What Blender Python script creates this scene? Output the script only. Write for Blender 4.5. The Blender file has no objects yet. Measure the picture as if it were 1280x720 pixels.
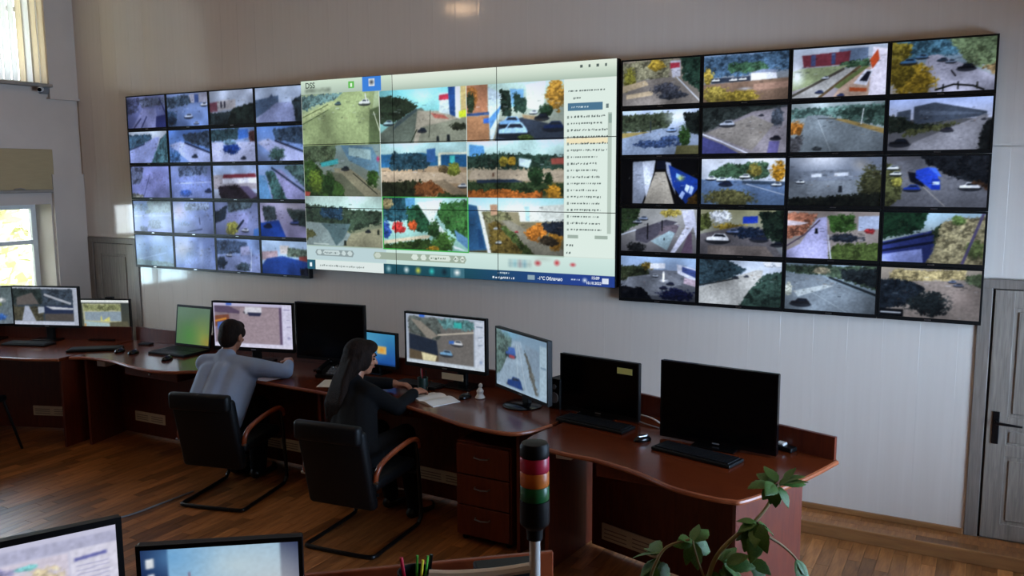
import bpy, bmesh, math, random
import numpy as np
from mathutils import Vector, Matrix
random.seed(7)
scn = bpy.context.scene
COL = scn.collection
# ------------------------------------------------------------------ camera
EYE = 2.2
YAW, PITCH, ROLL = math.radians(29.0325), math.radians(7.5535), math.radians(-0.34815)
cam_d = bpy.data.cameras.new('camera'); cam = bpy.data.objects.new('camera', cam_d); COL.objects.link(cam)
cam_d.sensor_width = 36.0; cam_d.lens = 36.0 * 1085.0 / 1280.0; cam_d.clip_end = 200
_f = Vector((-math.sin(YAW) * math.cos(PITCH), math.cos(YAW) * math.cos(PITCH), -math.sin(PITCH)))
_r = Vector((math.cos(YAW), math.sin(YAW), 0)); _u = _r.cross(_f)
_r2 = _r * math.cos(ROLL) + _u * math.sin(ROLL); _u2 = -_r * math.sin(ROLL) + _u * math.cos(ROLL)
M = Matrix.Identity(4)
for i in range(3):
    M[i][0], M[i][1], M[i][2] = _r2[i], _u2[i], -_f[i]
M[2][3] = EYE
cam.matrix_world = M
scn.camera = cam
# ------------------------------------------------------------------ daylight and exposure
vs = scn.view_settings
vs.view_transform = 'Standard'; vs.look = 'None'; vs.gamma = 1.0; vs.use_curve_mapping = False
vs.exposure = 0.0
world = bpy.data.worlds.new('overcast_sky'); scn.world = world; world.use_nodes = True
bg = world.node_tree.nodes['Background']
bg.inputs[0].default_value = (0.87, 0.94, 1.0, 1); bg.inputs[1].default_value = 11.5

def portal(loc, direction, sx, sy, power=None, color=(0.88, 0.94, 1.0)):
    """sky portal at a window; with power, a fill lamp added outside it"""
    l = bpy.data.lights.new('window_sky_or_fill', 'AREA'); l.shape = 'RECTANGLE'; l.size = sy; l.size_y = sx
    o = bpy.data.objects.new('window_sky_or_fill', l); COL.objects.link(o)
    o.location = loc
    o.rotation_euler = Vector(direction).to_track_quat('-Z', 'Y').to_euler()
    if power is None:
        l.cycles.is_portal = True
    else:
        l.energy = power; l.color = color
    return o
LEFT_X, RIGHT_X, BACK_Y, FRONT_Y, CEIL_Z = -7.97, 1.3, 5.545, -3.5, 4.4
# window openings: (y0, y1, z0, z1)
LEFT_WINDOWS = [(3.85, 5.2, 0.95, 1.93), (3.85, 5.25, 3.06, 4.2), (2.35, 3.15, 3.3, 4.2)]
RIGHT_WINDOWS = [(3.0, 5.1, 0.45, 2.4)]
for (y0, y1, z0, z1) in LEFT_WINDOWS:
    portal((LEFT_X - 0.31, (y0 + y1) / 2, (z0 + z1) / 2), (1, 0, 0), z1 - z0, y1 - y0)
for (y0, y1, z0, z1) in RIGHT_WINDOWS:
    portal((RIGHT_X + 0.31, (y0 + y1) / 2, (z0 + z1) / 2), (-1, 0, 0), z1 - z0, y1 - y0)

portal((RIGHT_X + 0.36, 4.05, 1.42), (-1, 0.0, 0), 1.9, 2.0, power=200, color=(0.27, 0.54, 1.0))  # blue fill lamp added outside the right window to brighten the lower wall
portal((LEFT_X - 0.36, 4.3, 1.44), (1, 0.0, 0), 0.95, 0.85, power=48, color=(0.5, 0.74, 1.0))  # fill lamp added out of view at the left window, lifts the lower corner

# ------------------------------------------------------------------ object helpers
def tag(o, label=None, cat=None, group=None, kind=None):
    if label: o['label'] = label
    if cat: o['category'] = cat
    if group: o['group'] = group
    if kind: o['kind'] = kind
    return o
def empty(name, loc=(0, 0, 0), rz=0.0, label=None, cat=None, group=None, kind=None):
    o = bpy.data.objects.new(name, None); COL.objects.link(o)
    o.location = loc; o.rotation_euler = (0, 0, rz); o.empty_display_size = 0.05
    return tag(o, label, cat, group, kind)
class MB:
    def __init__(s): s.v = []; s.f = []
    def add(s, v, f):
        n = len(s.v); s.v += [tuple(p) for p in v]; s.f += [tuple(i + n for i in q) for q in f]; return s
    def box(s, x0, x1, y0, y1, z0, z1):
        v = [(x0, y0, z0), (x1, y0, z0), (x1, y1, z0), (x0, y1, z0), (x0, y0, z1), (x1, y0, z1), (x1, y1, z1), (x0, y1, z1)]
        return s.add(v, [(0, 3, 2, 1), (4, 5, 6, 7), (0, 1, 5, 4), (1, 2, 6, 5), (2, 3, 7, 6), (3, 0, 4, 7)])
    def rbox(s, x0, x1, y0, y1, z0, z1, b=0.01, seg=2):
        bm = bmesh.new(); bmesh.ops.create_cube(bm, size=1.0)
        for p in bm.verts:
            p.co = Vector(((x0 + x1) / 2 + p.co.x * (x1 - x0), (y0 + y1) / 2 + p.co.y * (y1 - y0), (z0 + z1) / 2 + p.co.z * (z1 - z0)))
        bmesh.ops.bevel(bm, geom=list(bm.edges), offset=b, segments=seg, profile=0.5, affect='EDGES')
        bm.verts.index_update()
        s.add([p.co[:] for p in bm.verts], [[q.index for q in f.verts] for f in bm.faces]); bm.free(); return s
    def prism(s, pts, z0, z1, inset=0.0):
        n = len(pts)
        v = [(x, y, z0) for x, y in pts] + [(x, y, z1) for x, y in pts]
        f = [tuple(range(n - 1, -1, -1)), tuple(range(n, 2 * n))] + [(i, (i + 1) % n, n + (i + 1) % n, n + i) for i in range(n)]
        return s.add(v, f)
    def tube(s, pts, r, seg=8, cap=True):
        pts = [Vector(p) for p in pts]; n = len(pts)
        rs = r if isinstance(r, (list, tuple)) else [r] * n
        rings = []; prev = None
        for i, p in enumerate(pts):
            t = (pts[min(i + 1, n - 1)] - pts[max(i - 1, 0)]).normalized()
            if prev is None:
                a = Vector((0, 0, 1)) if abs(t.z) < 0.9 else Vector((1, 0, 0))
                u = t.cross(a).normalized()
            else:
                u = (prev - t * prev.dot(t))
                u = u.normalized() if u.length > 1e-6 else t.orthogonal().normalized()
            prev = u; w = t.cross(u)
            rings.append([p + (u * math.cos(k * 2 * math.pi / seg) + w * math.sin(k * 2 * math.pi / seg)) * rs[i] for k in range(seg)])
        v = [q for ring in rings for q in ring]; f = []
        for i in range(n - 1):
            for k in range(seg):
                f.append((i * seg + k, i * seg + (k + 1) % seg, (i + 1) * seg + (k + 1) % seg, (i + 1) * seg + k))
        if cap:
            f.append(tuple(range(seg - 1, -1, -1))); f.append(tuple((n - 1) * seg + k for k in range(seg)))
        return s.add(v, f)
    def lathe(s, prof, c=(0, 0, 0), seg=24):
        v = []; f = []; n = len(prof)
        for (r, z) in prof:
            for k in range(seg):
                a = 2 * math.pi * k / seg; v.append((c[0] + r * math.cos(a), c[1] + r * math.sin(a), c[2] + z))
        for i in range(n - 1):
            for k in range(seg):
                f.append((i * seg + k, i * seg + (k + 1) % seg, (i + 1) * seg + (k + 1) % seg, (i + 1) * seg + k))
        f.append(tuple(range(seg - 1, -1, -1))); f.append(tuple((n - 1) * seg + k for k in range(seg)))
        return s.add(v, f)
    def ell(s, c, r, rot=None, seg=16, rings=10):
        v = []; f = []
        for i in range(rings + 1):
            th = math.pi * i / rings
            for k in range(seg):
                a = 2 * math.pi * k / seg
                p = Vector((r[0] * math.sin(th) * math.cos(a), r[1] * math.sin(th) * math.sin(a), r[2] * math.cos(th)))
                if rot is not None: p = rot @ p
                v.append(p + Vector(c))
        for i in range(rings):
            for k in range(seg):
                f.append((i * seg + k, (i + 1) * seg + k, (i + 1) * seg + (k + 1) % seg, i * seg + (k + 1) % seg))
        return s.add(v, f)
    def cap(s, p0, r0, p1, r1, seg=12):
        """tapered capsule"""
        p0 = Vector(p0); p1 = Vector(p1); d = (p1 - p0); L = max(d.length, 1e-5); t = d / L
        u = t.orthogonal().normalized(); w = t.cross(u)
        prof = []
        for i in range(5): a = math.pi / 2 * i / 4; prof.append((r0 * math.sin(a) + 1e-4, -r0 * math.cos(a)))
        for i in range(5): a = math.pi / 2 * i / 4; prof.append((r1 * math.cos(a) + 1e-4, L + r1 * math.sin(a)))
        v = []; f = []
        for (r, h) in prof:
            for k in range(seg):
                a = 2 * math.pi * k / seg; v.append(p0 + t * h + (u * math.cos(a) + w * math.sin(a)) * r)
        for i in range(len(prof) - 1):
            for k in range(seg):
                f.append((i * seg + k, i * seg + (k + 1) % seg, (i + 1) * seg + (k + 1) % seg, (i + 1) * seg + k))
        f.append(tuple(range(seg - 1, -1, -1))); f.append(tuple((len(prof) - 1) * seg + k for k in range(seg)))
        return s.add(v, f)
    def mesh(s, name, m, smooth=False):
        me = bpy.data.meshes.new(name); me.from_pydata(s.v, [], s.f)
        if m: me.materials.append(m)
        if smooth:
            me.polygons.foreach_set('use_smooth', [True] * len(me.polygons))
        me.update(); return me
    def build(s, name, m, parent=None, smooth=False, loc=None, rz=None):
        o = bpy.data.objects.new(name, s.mesh(name, m, smooth)); COL.objects.link(o)
        if smooth == 'auto' or smooth is True:
            try: o.data.set_sharp_from_angle(angle=math.radians(40))
            except Exception: pass
        if parent: o.parent = parent
        if loc is not None: o.location = loc
        if rz is not None: o.rotation_euler = (0, 0, rz)
        return o
def copy_tree(o, parent=None):
    c = o.copy(); COL.objects.link(c); c.parent = parent
    for ch in list(o.children): copy_tree(ch, c)
    return c
def link(name, me, parent=None, loc=None):
    o = bpy.data.objects.new(name, me); COL.objects.link(o)
    if parent: o.parent = parent
    if loc is not None: o.location = loc
    return o
def spline(pts, n=6, closed=False):
    """Catmull-Rom through the points"""
    P = [Vector(p) if len(p) == 3 else Vector((p[0], p[1], 0)) for p in pts]; out = []
    N = len(P)
    for i in range(N - 1):
        p0, p1, p2, p3 = P[max(i - 1, 0)], P[i], P[i + 1], P[min(i + 2, N - 1)]
        for k in range(n):
            t = k / n
            out.append(0.5 * ((2 * p1) + (p2 - p0) * t + (2 * p0 - 5 * p1 + 4 * p2 - p3) * t * t + (3 * p1 - p0 - 3 * p2 + p3) * t ** 3))
    out.append(P[-1]); return out

# ------------------------------------------------------------------ materials
def s2l(c):
    return tuple((x / 12.92 if x <= 0.04045 else ((x + 0.055) / 1.055) ** 2.4) for x in c)
def hexc(h):
    h = h.lstrip('#'); return tuple(int(h[i:i + 2], 16) / 255 for i in (0, 2, 4))
def newmat(name):
    m = bpy.data.materials.new(name); m.use_nodes = True
    nt = m.node_tree; return m, nt, nt.nodes['Principled BSDF']
def mat(name, col, rough=0.5, metal=0.0, var=0.12, scale=8.0, bump=0.0, bscale=60.0, coat=0.0, spec=0.5, stretch=(1, 1, 1)):
    m, nt, b = newmat(name); c = s2l(hexc(col))
    tc = nt.nodes.new('ShaderNodeTexCoord'); mp = nt.nodes.new('ShaderNodeMapping'); mp.inputs['Scale'].default_value = stretch
    nt.links.new(tc.outputs['Object'], mp.inputs[0])
    nz = nt.nodes.new('ShaderNodeTexNoise'); nz.inputs['Scale'].default_value = scale; nz.inputs['Detail'].default_value = 4
    nt.links.new(mp.outputs[0], nz.inputs['Vector'])
    rp = nt.nodes.new('ShaderNodeValToRGB'); rp.color_ramp.elements[0].position = 0.3; rp.color_ramp.elements[1].position = 0.7
    rp.color_ramp.elements[0].color = tuple(x * (1 - var) for x in c) + (1,); rp.color_ramp.elements[1].color = tuple(min(1, x * (1 + var)) for x in c) + (1,)
    nt.links.new(nz.outputs['Fac'], rp.inputs[0]); nt.links.new(rp.outputs[0], b.inputs['Base Color'])
    b.inputs['Roughness'].default_value = rough; b.inputs['Metallic'].default_value = metal
    b.inputs['Specular IOR Level'].default_value = spec; b.inputs['Coat Weight'].default_value = coat; b.inputs['Coat Roughness'].default_value = 0.08
    if bump:
        n2 = nt.nodes.new('ShaderNodeTexNoise'); n2.inputs['Scale'].default_value = bscale; n2.inputs['Detail'].default_value = 3
        nt.links.new(mp.outputs[0], n2.inputs['Vector'])
        bp = nt.nodes.new('ShaderNodeBump'); bp.inputs['Strength'].default_value = bump; bp.inputs['Distance'].default_value = 0.01
        nt.links.new(n2.outputs['Fac'], bp.inputs['Height']); nt.links.new(bp.outputs[0], b.inputs['Normal'])
    return m
def wood(name, c1, c2, rough=0.3, stretch=(1, 8, 8), scale=4.0, rand=0.0, coat=0.0, bump=0.05):
    m, nt, b = newmat(name)
    tc = nt.nodes.new('ShaderNodeTexCoord'); mp = nt.nodes.new('ShaderNodeMapping'); mp.inputs['Scale'].default_value = stretch
    nt.links.new(tc.outputs['Object'], mp.inputs[0])
    nz = nt.nodes.new('ShaderNodeTexNoise'); nz.inputs['Scale'].default_value = scale; nz.inputs['Detail'].default_value = 6; nz.inputs['Distortion'].default_value = 0.6
    nt.links.new(mp.outputs[0], nz.inputs['Vector'])
    rp = nt.nodes.new('ShaderNodeValToRGB'); rp.color_ramp.elements[0].position = 0.28; rp.color_ramp.elements[1].position = 0.72
    rp.color_ramp.elements[0].color = s2l(hexc(c1)) + (1,); rp.color_ramp.elements[1].color = s2l(hexc(c2)) + (1,)
    nt.links.new(nz.outputs['Fac'], rp.inputs[0]); out = rp.outputs[0]
    if rand:
        oi = nt.nodes.new('ShaderNodeObjectInfo'); ge = nt.nodes.new('ShaderNodeNewGeometry')
        ad = nt.nodes.new('ShaderNodeMath'); ad.operation = 'ADD'
        nt.links.new(oi.outputs['Random'], ad.inputs[0]); nt.links.new(ge.outputs['Random Per Island'], ad.inputs[1])
        fr = nt.nodes.new('ShaderNodeMath'); fr.operation = 'FRACT'; nt.links.new(ad.outputs[0], fr.inputs[0])
        mr = nt.nodes.new('ShaderNodeMapRange'); mr.inputs[3].default_value = 1 - rand; mr.inputs[4].default_value = 1 + rand
        nt.links.new(fr.outputs[0], mr.inputs[0])
        hs = nt.nodes.new('ShaderNodeHueSaturation'); nt.links.new(mr.outputs[0], hs.inputs['Value']); nt.links.new(out, hs.inputs['Color']); out = hs.outputs[0]
    nt.links.new(out, b.inputs['Base Color'])
    b.inputs['Roughness'].default_value = rough; b.inputs['Coat Weight'].default_value = coat; b.inputs['Coat Roughness'].default_value = 0.1
    if bump:
        bp = nt.nodes.new('ShaderNodeBump'); bp.inputs['Strength'].default_value = bump; bp.inputs['Distance'].default_value = 0.005
        nt.links.new(nz.outputs['Fac'], bp.inputs['Height']); nt.links.new(bp.outputs[0], b.inputs['Normal'])
    return m
def screen_mat(name, strength=1.0, rough=0.12):
    """a lit display: the picture is stored as a colour per point of the screen"""
    m, nt, b = newmat(name)
    at = nt.nodes.new('ShaderNodeAttribute'); at.attribute_name = 'picture'
    b.inputs['Base Color'].default_value = (0.004, 0.004, 0.005, 1); b.inputs['Roughness'].default_value = rough
    b.inputs['Specular IOR Level'].default_value = 0.22
    nt.links.new(at.outputs['Color'], b.inputs['Emission Color']); b.inputs['Emission Strength'].default_value = strength
    return m
def pvc_mat():
    m, nt, b = newmat('glossy_pvc_panel')
    tc = nt.nodes.new('ShaderNodeTexCoord'); mp = nt.nodes.new('ShaderNodeMapping'); mp.inputs['Scale'].default_value = (10, 1, 0.35)
    nt.links.new(tc.outputs['Object'], mp.inputs[0])
    nz = nt.nodes.new('ShaderNodeTexNoise'); nz.inputs['Scale'].default_value = 3; nz.inputs['Detail'].default_value = 2
    nt.links.new(mp.outputs[0], nz.inputs['Vector'])
    rp = nt.nodes.new('ShaderNodeValToRGB')
    rp.color_ramp.elements[0].color = s2l(hexc('#cabdb1')) + (1,); rp.color_ramp.elements[1].color = s2l(hexc('#d4c9be')) + (1,)
    nt.links.new(nz.outputs['Fac'], rp.inputs[0]); nt.links.new(rp.outputs[0], b.inputs['Base Color'])
    b.inputs['Roughness'].default_value = 0.09; b.inputs['Specular IOR Level'].default_value = 0.6
    bp = nt.nodes.new('ShaderNodeBump'); bp.inputs['Strength'].default_value = 0.12; bp.inputs['Distance'].default_value = 0.004
    nt.links.new(nz.outputs['Fac'], bp.inputs['Height']); nt.links.new(bp.outputs[0], b.inputs['Normal'])
    return m
def glass_mat():
    m = bpy.data.materials.new('window_glass'); m.use_nodes = True; nt = m.node_tree
    nt.nodes.remove(nt.nodes['Principled BSDF']); out = nt.nodes['Material Output']
    t = nt.nodes.new('ShaderNodeBsdfTransparent'); t.inputs[0].default_value = (0.95, 0.97, 0.97, 1)
    g = nt.nodes.new('ShaderNodeBsdfGlossy'); g.inputs['Roughness'].default_value = 0.02
    fr = nt.nodes.new('ShaderNodeFresnel'); mx = nt.nodes.new('ShaderNodeMixShader')
    nt.links.new(fr.outputs[0], mx.inputs[0]); nt.links.new(t.outputs[0], mx.inputs[1]); nt.links.new(g.outputs[0], mx.inputs[2]); nt.links.new(mx.outputs[0], out.inputs[0])
    return m
def cloth_translucent(name, col):
    m = bpy.data.materials.new(name); m.use_nodes = True; nt = m.node_tree
    nt.nodes.remove(nt.nodes['Principled BSDF']); out = nt.nodes['Material Output']
    c = s2l(hexc(col)) + (1,)
    tc = nt.nodes.new('ShaderNodeTexCoord'); wv = nt.nodes.new('ShaderNodeTexNoise'); wv.inputs['Scale'].default_value = 30
    nt.links.new(tc.outputs['Object'], wv.inputs['Vector'])
    rp = nt.nodes.new('ShaderNodeValToRGB'); rp.color_ramp.elements[0].color = tuple(x * 0.88 for x in c[:3]) + (1,); rp.color_ramp.elements[1].color = c
    nt.links.new(wv.outputs['Fac'], rp.inputs[0])
    d = nt.nodes.new('ShaderNodeBsdfDiffuse'); t = nt.nodes.new('ShaderNodeBsdfTranslucent'); mx = nt.nodes.new('ShaderNodeMixShader'); mx.inputs[0].default_value = 0.45
    nt.links.new(rp.outputs[0], d.inputs[0]); nt.links.new(rp.outputs[0], t.inputs[0])
    nt.links.new(d.outputs[0], mx.inputs[1]); nt.links.new(t.outputs[0], mx.inputs[2]); nt.links.new(mx.outputs[0], out.inputs[0])
    return m
MT = dict(
    pvc=pvc_mat(), glass=glass_mat(),
    plaster=mat('wall_plaster', '#c4b7aa', 0.75, var=0.05, scale=3, bump=0.05, bscale=40),
    ceiling=mat('ceiling_plaster', '#b4aea6', 0.85, var=0.04, scale=2),
    darkroom=mat('rear_wall_plaster', '#5e5750', 0.85, var=0.05, scale=2),
    parquet=wood('oak_parquet', '#70401d', '#a06a3c', 0.33, stretch=(9, 1.2, 9), scale=5, rand=0.45, bump=0.03),
    subfloor=wood('floor_base', '#3c2413', '#4c2e18', 0.6),
    trimwood=wood('skirting_wood', '#7c5230', '#99693e', 0.4, stretch=(1, 9, 9)),
    desk=wood('mahogany_laminate', '#4a1b09', '#632a12', 0.22, stretch=(2, 14, 14), scale=4, bump=0.0, coat=0.15),
    deskside=wood('mahogany_panel', '#4c1808', '#64270f', 0.42, stretch=(14, 14, 1.5), scale=4, bump=0.0),
    edge=wood('desk_edge_band', '#7e3f24', '#93502e', 0.35, stretch=(3, 3, 3)),
    door=wood('grey_oak_door', '#74695f', '#94887b', 0.5, stretch=(16, 16, 1), scale=5, bump=0.08),
    doorframe=wood('grey_oak_frame', '#6c6158', '#85796d', 0.5, stretch=(14, 14, 1), scale=5, bump=0.05),
    blackp=mat('black_plastic', '#09090a', 0.5, var=0.1, spec=0.25),
    blackg=mat('glossy_black_plastic', '#070708', 0.2, var=0.08, spec=0.35),
    offscreen=mat('dark_display_glass', '#030304', 0.25, var=0.05, spec=0.2),
    greyp=mat('grey_plastic', '#6f7174', 0.45), silver=mat('brushed_metal', '#a9abae', 0.3, metal=1.0),
    keycap=mat('keycap_plastic', '#0e0f12', 0.5, spec=0.3), leather=mat('black_leather', '#08080a', 0.5, var=0.15, spec=0.25, bump=0.12, bscale=180),
    blacksteel=mat('black_steel', '#0e0e10', 0.35, metal=0.3), armwood=wood('armrest_wood', '#6f2f17', '#8d4424', 0.3, stretch=(3, 3, 3)),
    white=mat('white_plastic', '#d9d9d6', 0.45, var=0.04), cream=mat('cream_plastic_grille', '#d8cfba', 0.55, var=0.05),
    dark=mat('dark_gap_shade', '#1a1613', 0.8), paper=mat('paper', '#dcdad6', 0.8, var=0.04), yellow=mat('yellow_note', '#e6ee96', 0.8, var=0.04),
    skin=mat('skin', '#a06a50', 0.5, var=0.08, scale=14, bump=0.03), hair=mat('dark_hair', '#1c120d', 0.7, spec=0.12, var=0.4, scale=12, bump=0.6, bscale=30, stretch=(7, 7, 0.8)),
    shirt=mat('light_blue_cotton', '#8d9db8', 0.85, var=0.07, scale=6, bump=0.5, bscale=9), trousers=mat('black_trousers', '#08090c', 0.9, spec=0.2, bump=0.2, bscale=12),
    jacket=mat('black_jacket', '#07080b', 0.9, spec=0.2, bump=0.3, bscale=9), shoe=mat('black_shoe', '#0d0d0e', 0.3), eye=mat('eye', '#1c1512', 0.2), lips=mat('lips', '#8f4a44', 0.5),
    shade=mat('beige_blind_fabric', '#a8956f', 0.85, var=0.04, stretch=(1, 1, 8)), blind=cloth_translucent('vertical_blind_fabric', '#e6e4e0'), blindb=cloth_translucent('cream_blind_fabric', '#e4cfae'),
    red=mat('red_lens', '#b8183c', 0.4, coat=0.1, var=0.05), amber=mat('amber_lens', '#cc6a1c', 0.4, coat=0.1, var=0.05), green=mat('green_lens', '#0d5c2a', 0.4, coat=0.1, var=0.05),
    leaf=mat('green_leaf', '#4a752c', 0.5, var=0.3, scale=20, bump=0.15, bscale=40), stem=mat('plant_stem', '#8a7a4a', 0.6, var=0.2), pot=mat('terracotta', '#8a4a30', 0.7), soil=mat('soil', '#2c2018', 0.95, bump=0.5),
    tleaf=mat('autumn_leaf', '#bdb896', 0.7, var=0.35, scale=1.2), bark=mat('bark', '#5a4a3a', 0.9, bump=0.5, bscale=10), grass=mat('outdoor_lawn', '#8f9a5a', 0.9),
    penred=mat('red_pen', '#c01a3a', 0.4), pengreen=mat('green_pen', '#4fae3a', 0.4), penyellow=mat('yellow_pen', '#d8c832', 0.4),
    ivory=mat('painted_white_metal', '#dedad4', 0.45, var=0.05), sill=mat('sill_board', '#8d8479', 0.6),
)
MT['screen'] = screen_mat('lit_display', 1.0); MT['screen_tv'] = screen_mat('lit_television', 1.0, 0.14); MT['screen_big'] = screen_mat('lit_video_wall', 1.0, 0.3)
# ------------------------------------------------------------------ the room
def project(p):
    d = Vector(p) - Vector((0, 0, EYE)); z = d.dot(_f)
    if z < 0.1: return None
    return 640 + 1085 * d.dot(_r2) / z, 360 - 1085 * d.dot(_u2) / z, z
STEP_Y, STEP_Z = 5.31, 0.078
floor = MB().box(LEFT_X - 0.3, RIGHT_X + 0.3, FRONT_Y - 0.2, BACK_Y + 0.3, -0.12, -0.012).build('floor', MT['subfloor']); tag(floor, 'brown oak parquet floor of short boards', 'floor', kind='structure')
PW, PL = 0.075, 0.42
plank_me = MB().box(-PW / 2 + 0.0008, PW / 2 - 0.0008, -PL / 2 + 0.0008, PL / 2 - 0.0008, -0.012, 0.0).mesh('plank', MT['parquet'])
spots = []
nx = int((RIGHT_X - LEFT_X) / PW) + 1
for i in range(nx):
    x = LEFT_X + (i + 0.5) * PW
    if x > RIGHT_X - 0.03: continue
    y = FRONT_Y + PL * (0.5 if i % 2 else 0.0) + PL / 2 + 0.07 * (i % 3)
    while y < STEP_Y + PL / 2:
        spots.append((x, y)); y += PL
def rank(s):
    q = project((s[0], s[1], 0))
    if q is None or not (0 < q[0] < 1280 and q[1] < 715): return 0
    if (q[0] < 575 and q[1] > 530) or q[0] > 1000 or (690 < q[0] < 800 and q[1] > 670): return 1 / q[2] ** 2
    return 0
spots.sort(key=rank, reverse=True)
for (x, y) in spots[:300]:
    link('plank', plank_me, floor, (x, y, 0))
rest = MB()
for (x, y) in spots[300:]:
    rest.box(x - PW / 2 + 0.0008, x + PW / 2 - 0.0008, y - PL / 2 + 0.0008, y + PL / 2 - 0.0008, -0.012, 0.0)
o = rest.build('parquet_boards', MT['parquet'], floor); tag(o, kind='stuff')
# raised step along the screen wall
step = MB().box(LEFT_X, RIGHT_X, STEP_Y + 0.012, BACK_Y + 0.02, 0.0, STEP_Z - 0.01).build('platform_step', MT['subfloor']); tag(step, 'low parquet step along the foot of the screen wall', 'step', kind='structure')
MB().rbox(LEFT_X, RIGHT_X, STEP_Y - 0.004, STEP_Y + 0.014, 0.0, STEP_Z + 0.002, 0.004).build('riser_board', MT['trimwood'], step)
blk = MB().box(-0.159, 0.159, -0.036, 0.036, -0.01, 0.0).mesh('plank', MT['parquet'])
for r in range(3):
    for k in range(int((RIGHT_X - LEFT_X) / 0.32)):
        x = LEFT_X + 0.16 + 0.16 * (r % 2) + 0.32 * k
        if x < -1.4 or x > RIGHT_X - 0.17: continue
        link('plank', blk, step, (x, STEP_Y + 0.014 + 0.037 + 0.074 * r, STEP_Z))
bb = MB().rbox(LEFT_X, -0.052, BACK_Y - 0.018, BACK_Y + 0.004, STEP_Z, STEP_Z + 0.035, 0.006).build('baseboard_back', MT['trimwood']); tag(bb, 'thin brown skirting under the white wall', 'baseboard', kind='structure')

# screen wall: glossy white strip panels in two tiers
wall = MB().box(LEFT_X - 0.33, RIGHT_X + 0.33, BACK_Y + 0.012, BACK_Y + 0.3, -0.1, CEIL_Z).build('wall_back', MT['plaster']); tag(wall, 'tall wall of glossy white strip panels behind the screens', 'wall', kind='structure')
PANEL_W = 0.2
DOORS = [(-7.95, -7.17, 1.60), (-0.055, 0.80, 1.60)]
def panel_mesh(h):
    w = PANEL_W / 2 - 0.0001; c = 0.0008
    v = []
    for z in (0, h):
        v += [(-w, 0.012, z), (-w, 0.0005, z), (-w + c, 0, z), (w - c, 0, z), (w, 0.0005, z), (w, 0.012, z)]
    f = [(k, k + 1, 7 + k, 6 + k) for k in range(5)] + [(5, 0, 6, 11), (0, 5, 4, 3, 2, 1), (6, 7, 8, 9, 10, 11)]
    m = MB().add(v, f).mesh('panel', MT['pvc']); return m
SEAM = 2.33
pm = {}
npan = int((RIGHT_X - LEFT_X) / PANEL_W)
for i in range(npan + 1):
    x = LEFT_X + 0.03 + (i + 0.5) * PANEL_W
    if x + PANEL_W / 2 > RIGHT_X + 0.05: continue
    z0 = STEP_Z
    for (a, b_, t) in DOORS:
        if x > a - 0.02 and x < b_ + 0.02:
            z0 = t
            for (p, q) in ((x - PANEL_W / 2, a + 0.05), (b_ - 0.05, x + PANEL_W / 2)):      # narrow strip beside the door frame
                if 0.05 < q - p < PANEL_W and (p < a or q > b_): MB().box(p + .0002, q - .0002, 0, .012, STEP_Z, t - .001).build('panel', MT['pvc'], wall, loc=(0, BACK_Y, 0))
    for (za, zb) in ((z0, SEAM - 0.002), (SEAM + 0.002, CEIL_Z)):
        key = round(zb - za, 3)
        if key not in pm: pm[key] = panel_mesh(zb - za)
        o = link('panel', pm[key], wall, (x, BACK_Y, za))
        o.rotation_euler = (0, 0, math.radians(random.uniform(-0.08, 0.08)))

def wall_holes(name, x0, x1, holes, m):
    """a wall along Y with window openings, cut into blocks around the openings"""
    ys = sorted({FRONT_Y - 0.2, BACK_Y + 0.02} | {h[0] for h in holes} | {h[1] for h in holes})
    zs = sorted({-0.1, CEIL_Z} | {h[2] for h in holes} | {h[3] for h in holes})
    mb = MB()
    for i in range(len(ys) - 1):
        for j in range(len(zs) - 1):
            cy, cz = (ys[i] + ys[i + 1]) / 2, (zs[j] + zs[j + 1]) / 2
            if any(h[0] < cy < h[1] and h[2] < cz < h[3] for h in holes): continue
            mb.box(x0, x1, ys[i], ys[i + 1], zs[j], zs[j + 1])
    return mb.build(name, m)
wl = wall_holes('wall_left', LEFT_X - 0.33, LEFT_X, LEFT_WINDOWS, MT['plaster']); tag(wl, 'grey plaster window wall at the left', 'wall', kind='structure')
wr = wall_holes('wall_right', RIGHT_X, RIGHT_X + 0.33, RIGHT_WINDOWS, MT['plaster']); tag(wr, 'plaster window wall at the right', 'wall', kind='structure')
wf = MB().box(LEFT_X - 0.33, RIGHT_X + 0.33, FRONT_Y - 0.3, FRONT_Y, -0.1, CEIL_Z).build('wall_front', MT['darkroom']); tag(wf, 'plain wall behind the viewer', 'wall', kind='structure')
ce = MB().box(LEFT_X - 0.33, RIGHT_X + 0.33, FRONT_Y - 0.3, BACK_Y + 0.3, CEIL_Z, CEIL_Z + 0.15).build('ceiling', MT['ceiling']); tag(ce, 'plain high ceiling', 'ceiling', kind='structure')
# boxed-in corner of the window wall
o = MB().box(LEFT_X, LEFT_X + 0.035, 5.25, BACK_Y, 2.94, CEIL_Z).box(LEFT_X, LEFT_X + 0.06, 5.235, BACK_Y, 2.925, 2.94).build('trim_1', MT['plaster']); tag(o, 'pale boxed casing high in the left corner', 'casing', kind='structure')
o = MB().box(LEFT_X, LEFT_X + 0.035, 5.215, BACK_Y - 0.002, 0.0, 2.205).box(LEFT_X, LEFT_X + 0.042, 5.21, BACK_Y - 0.002, 2.205, 2.213).build('trim_2', MT['plaster']); tag(o, 'pale boxed casing low in the left corner', 'casing', kind='structure')

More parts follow.
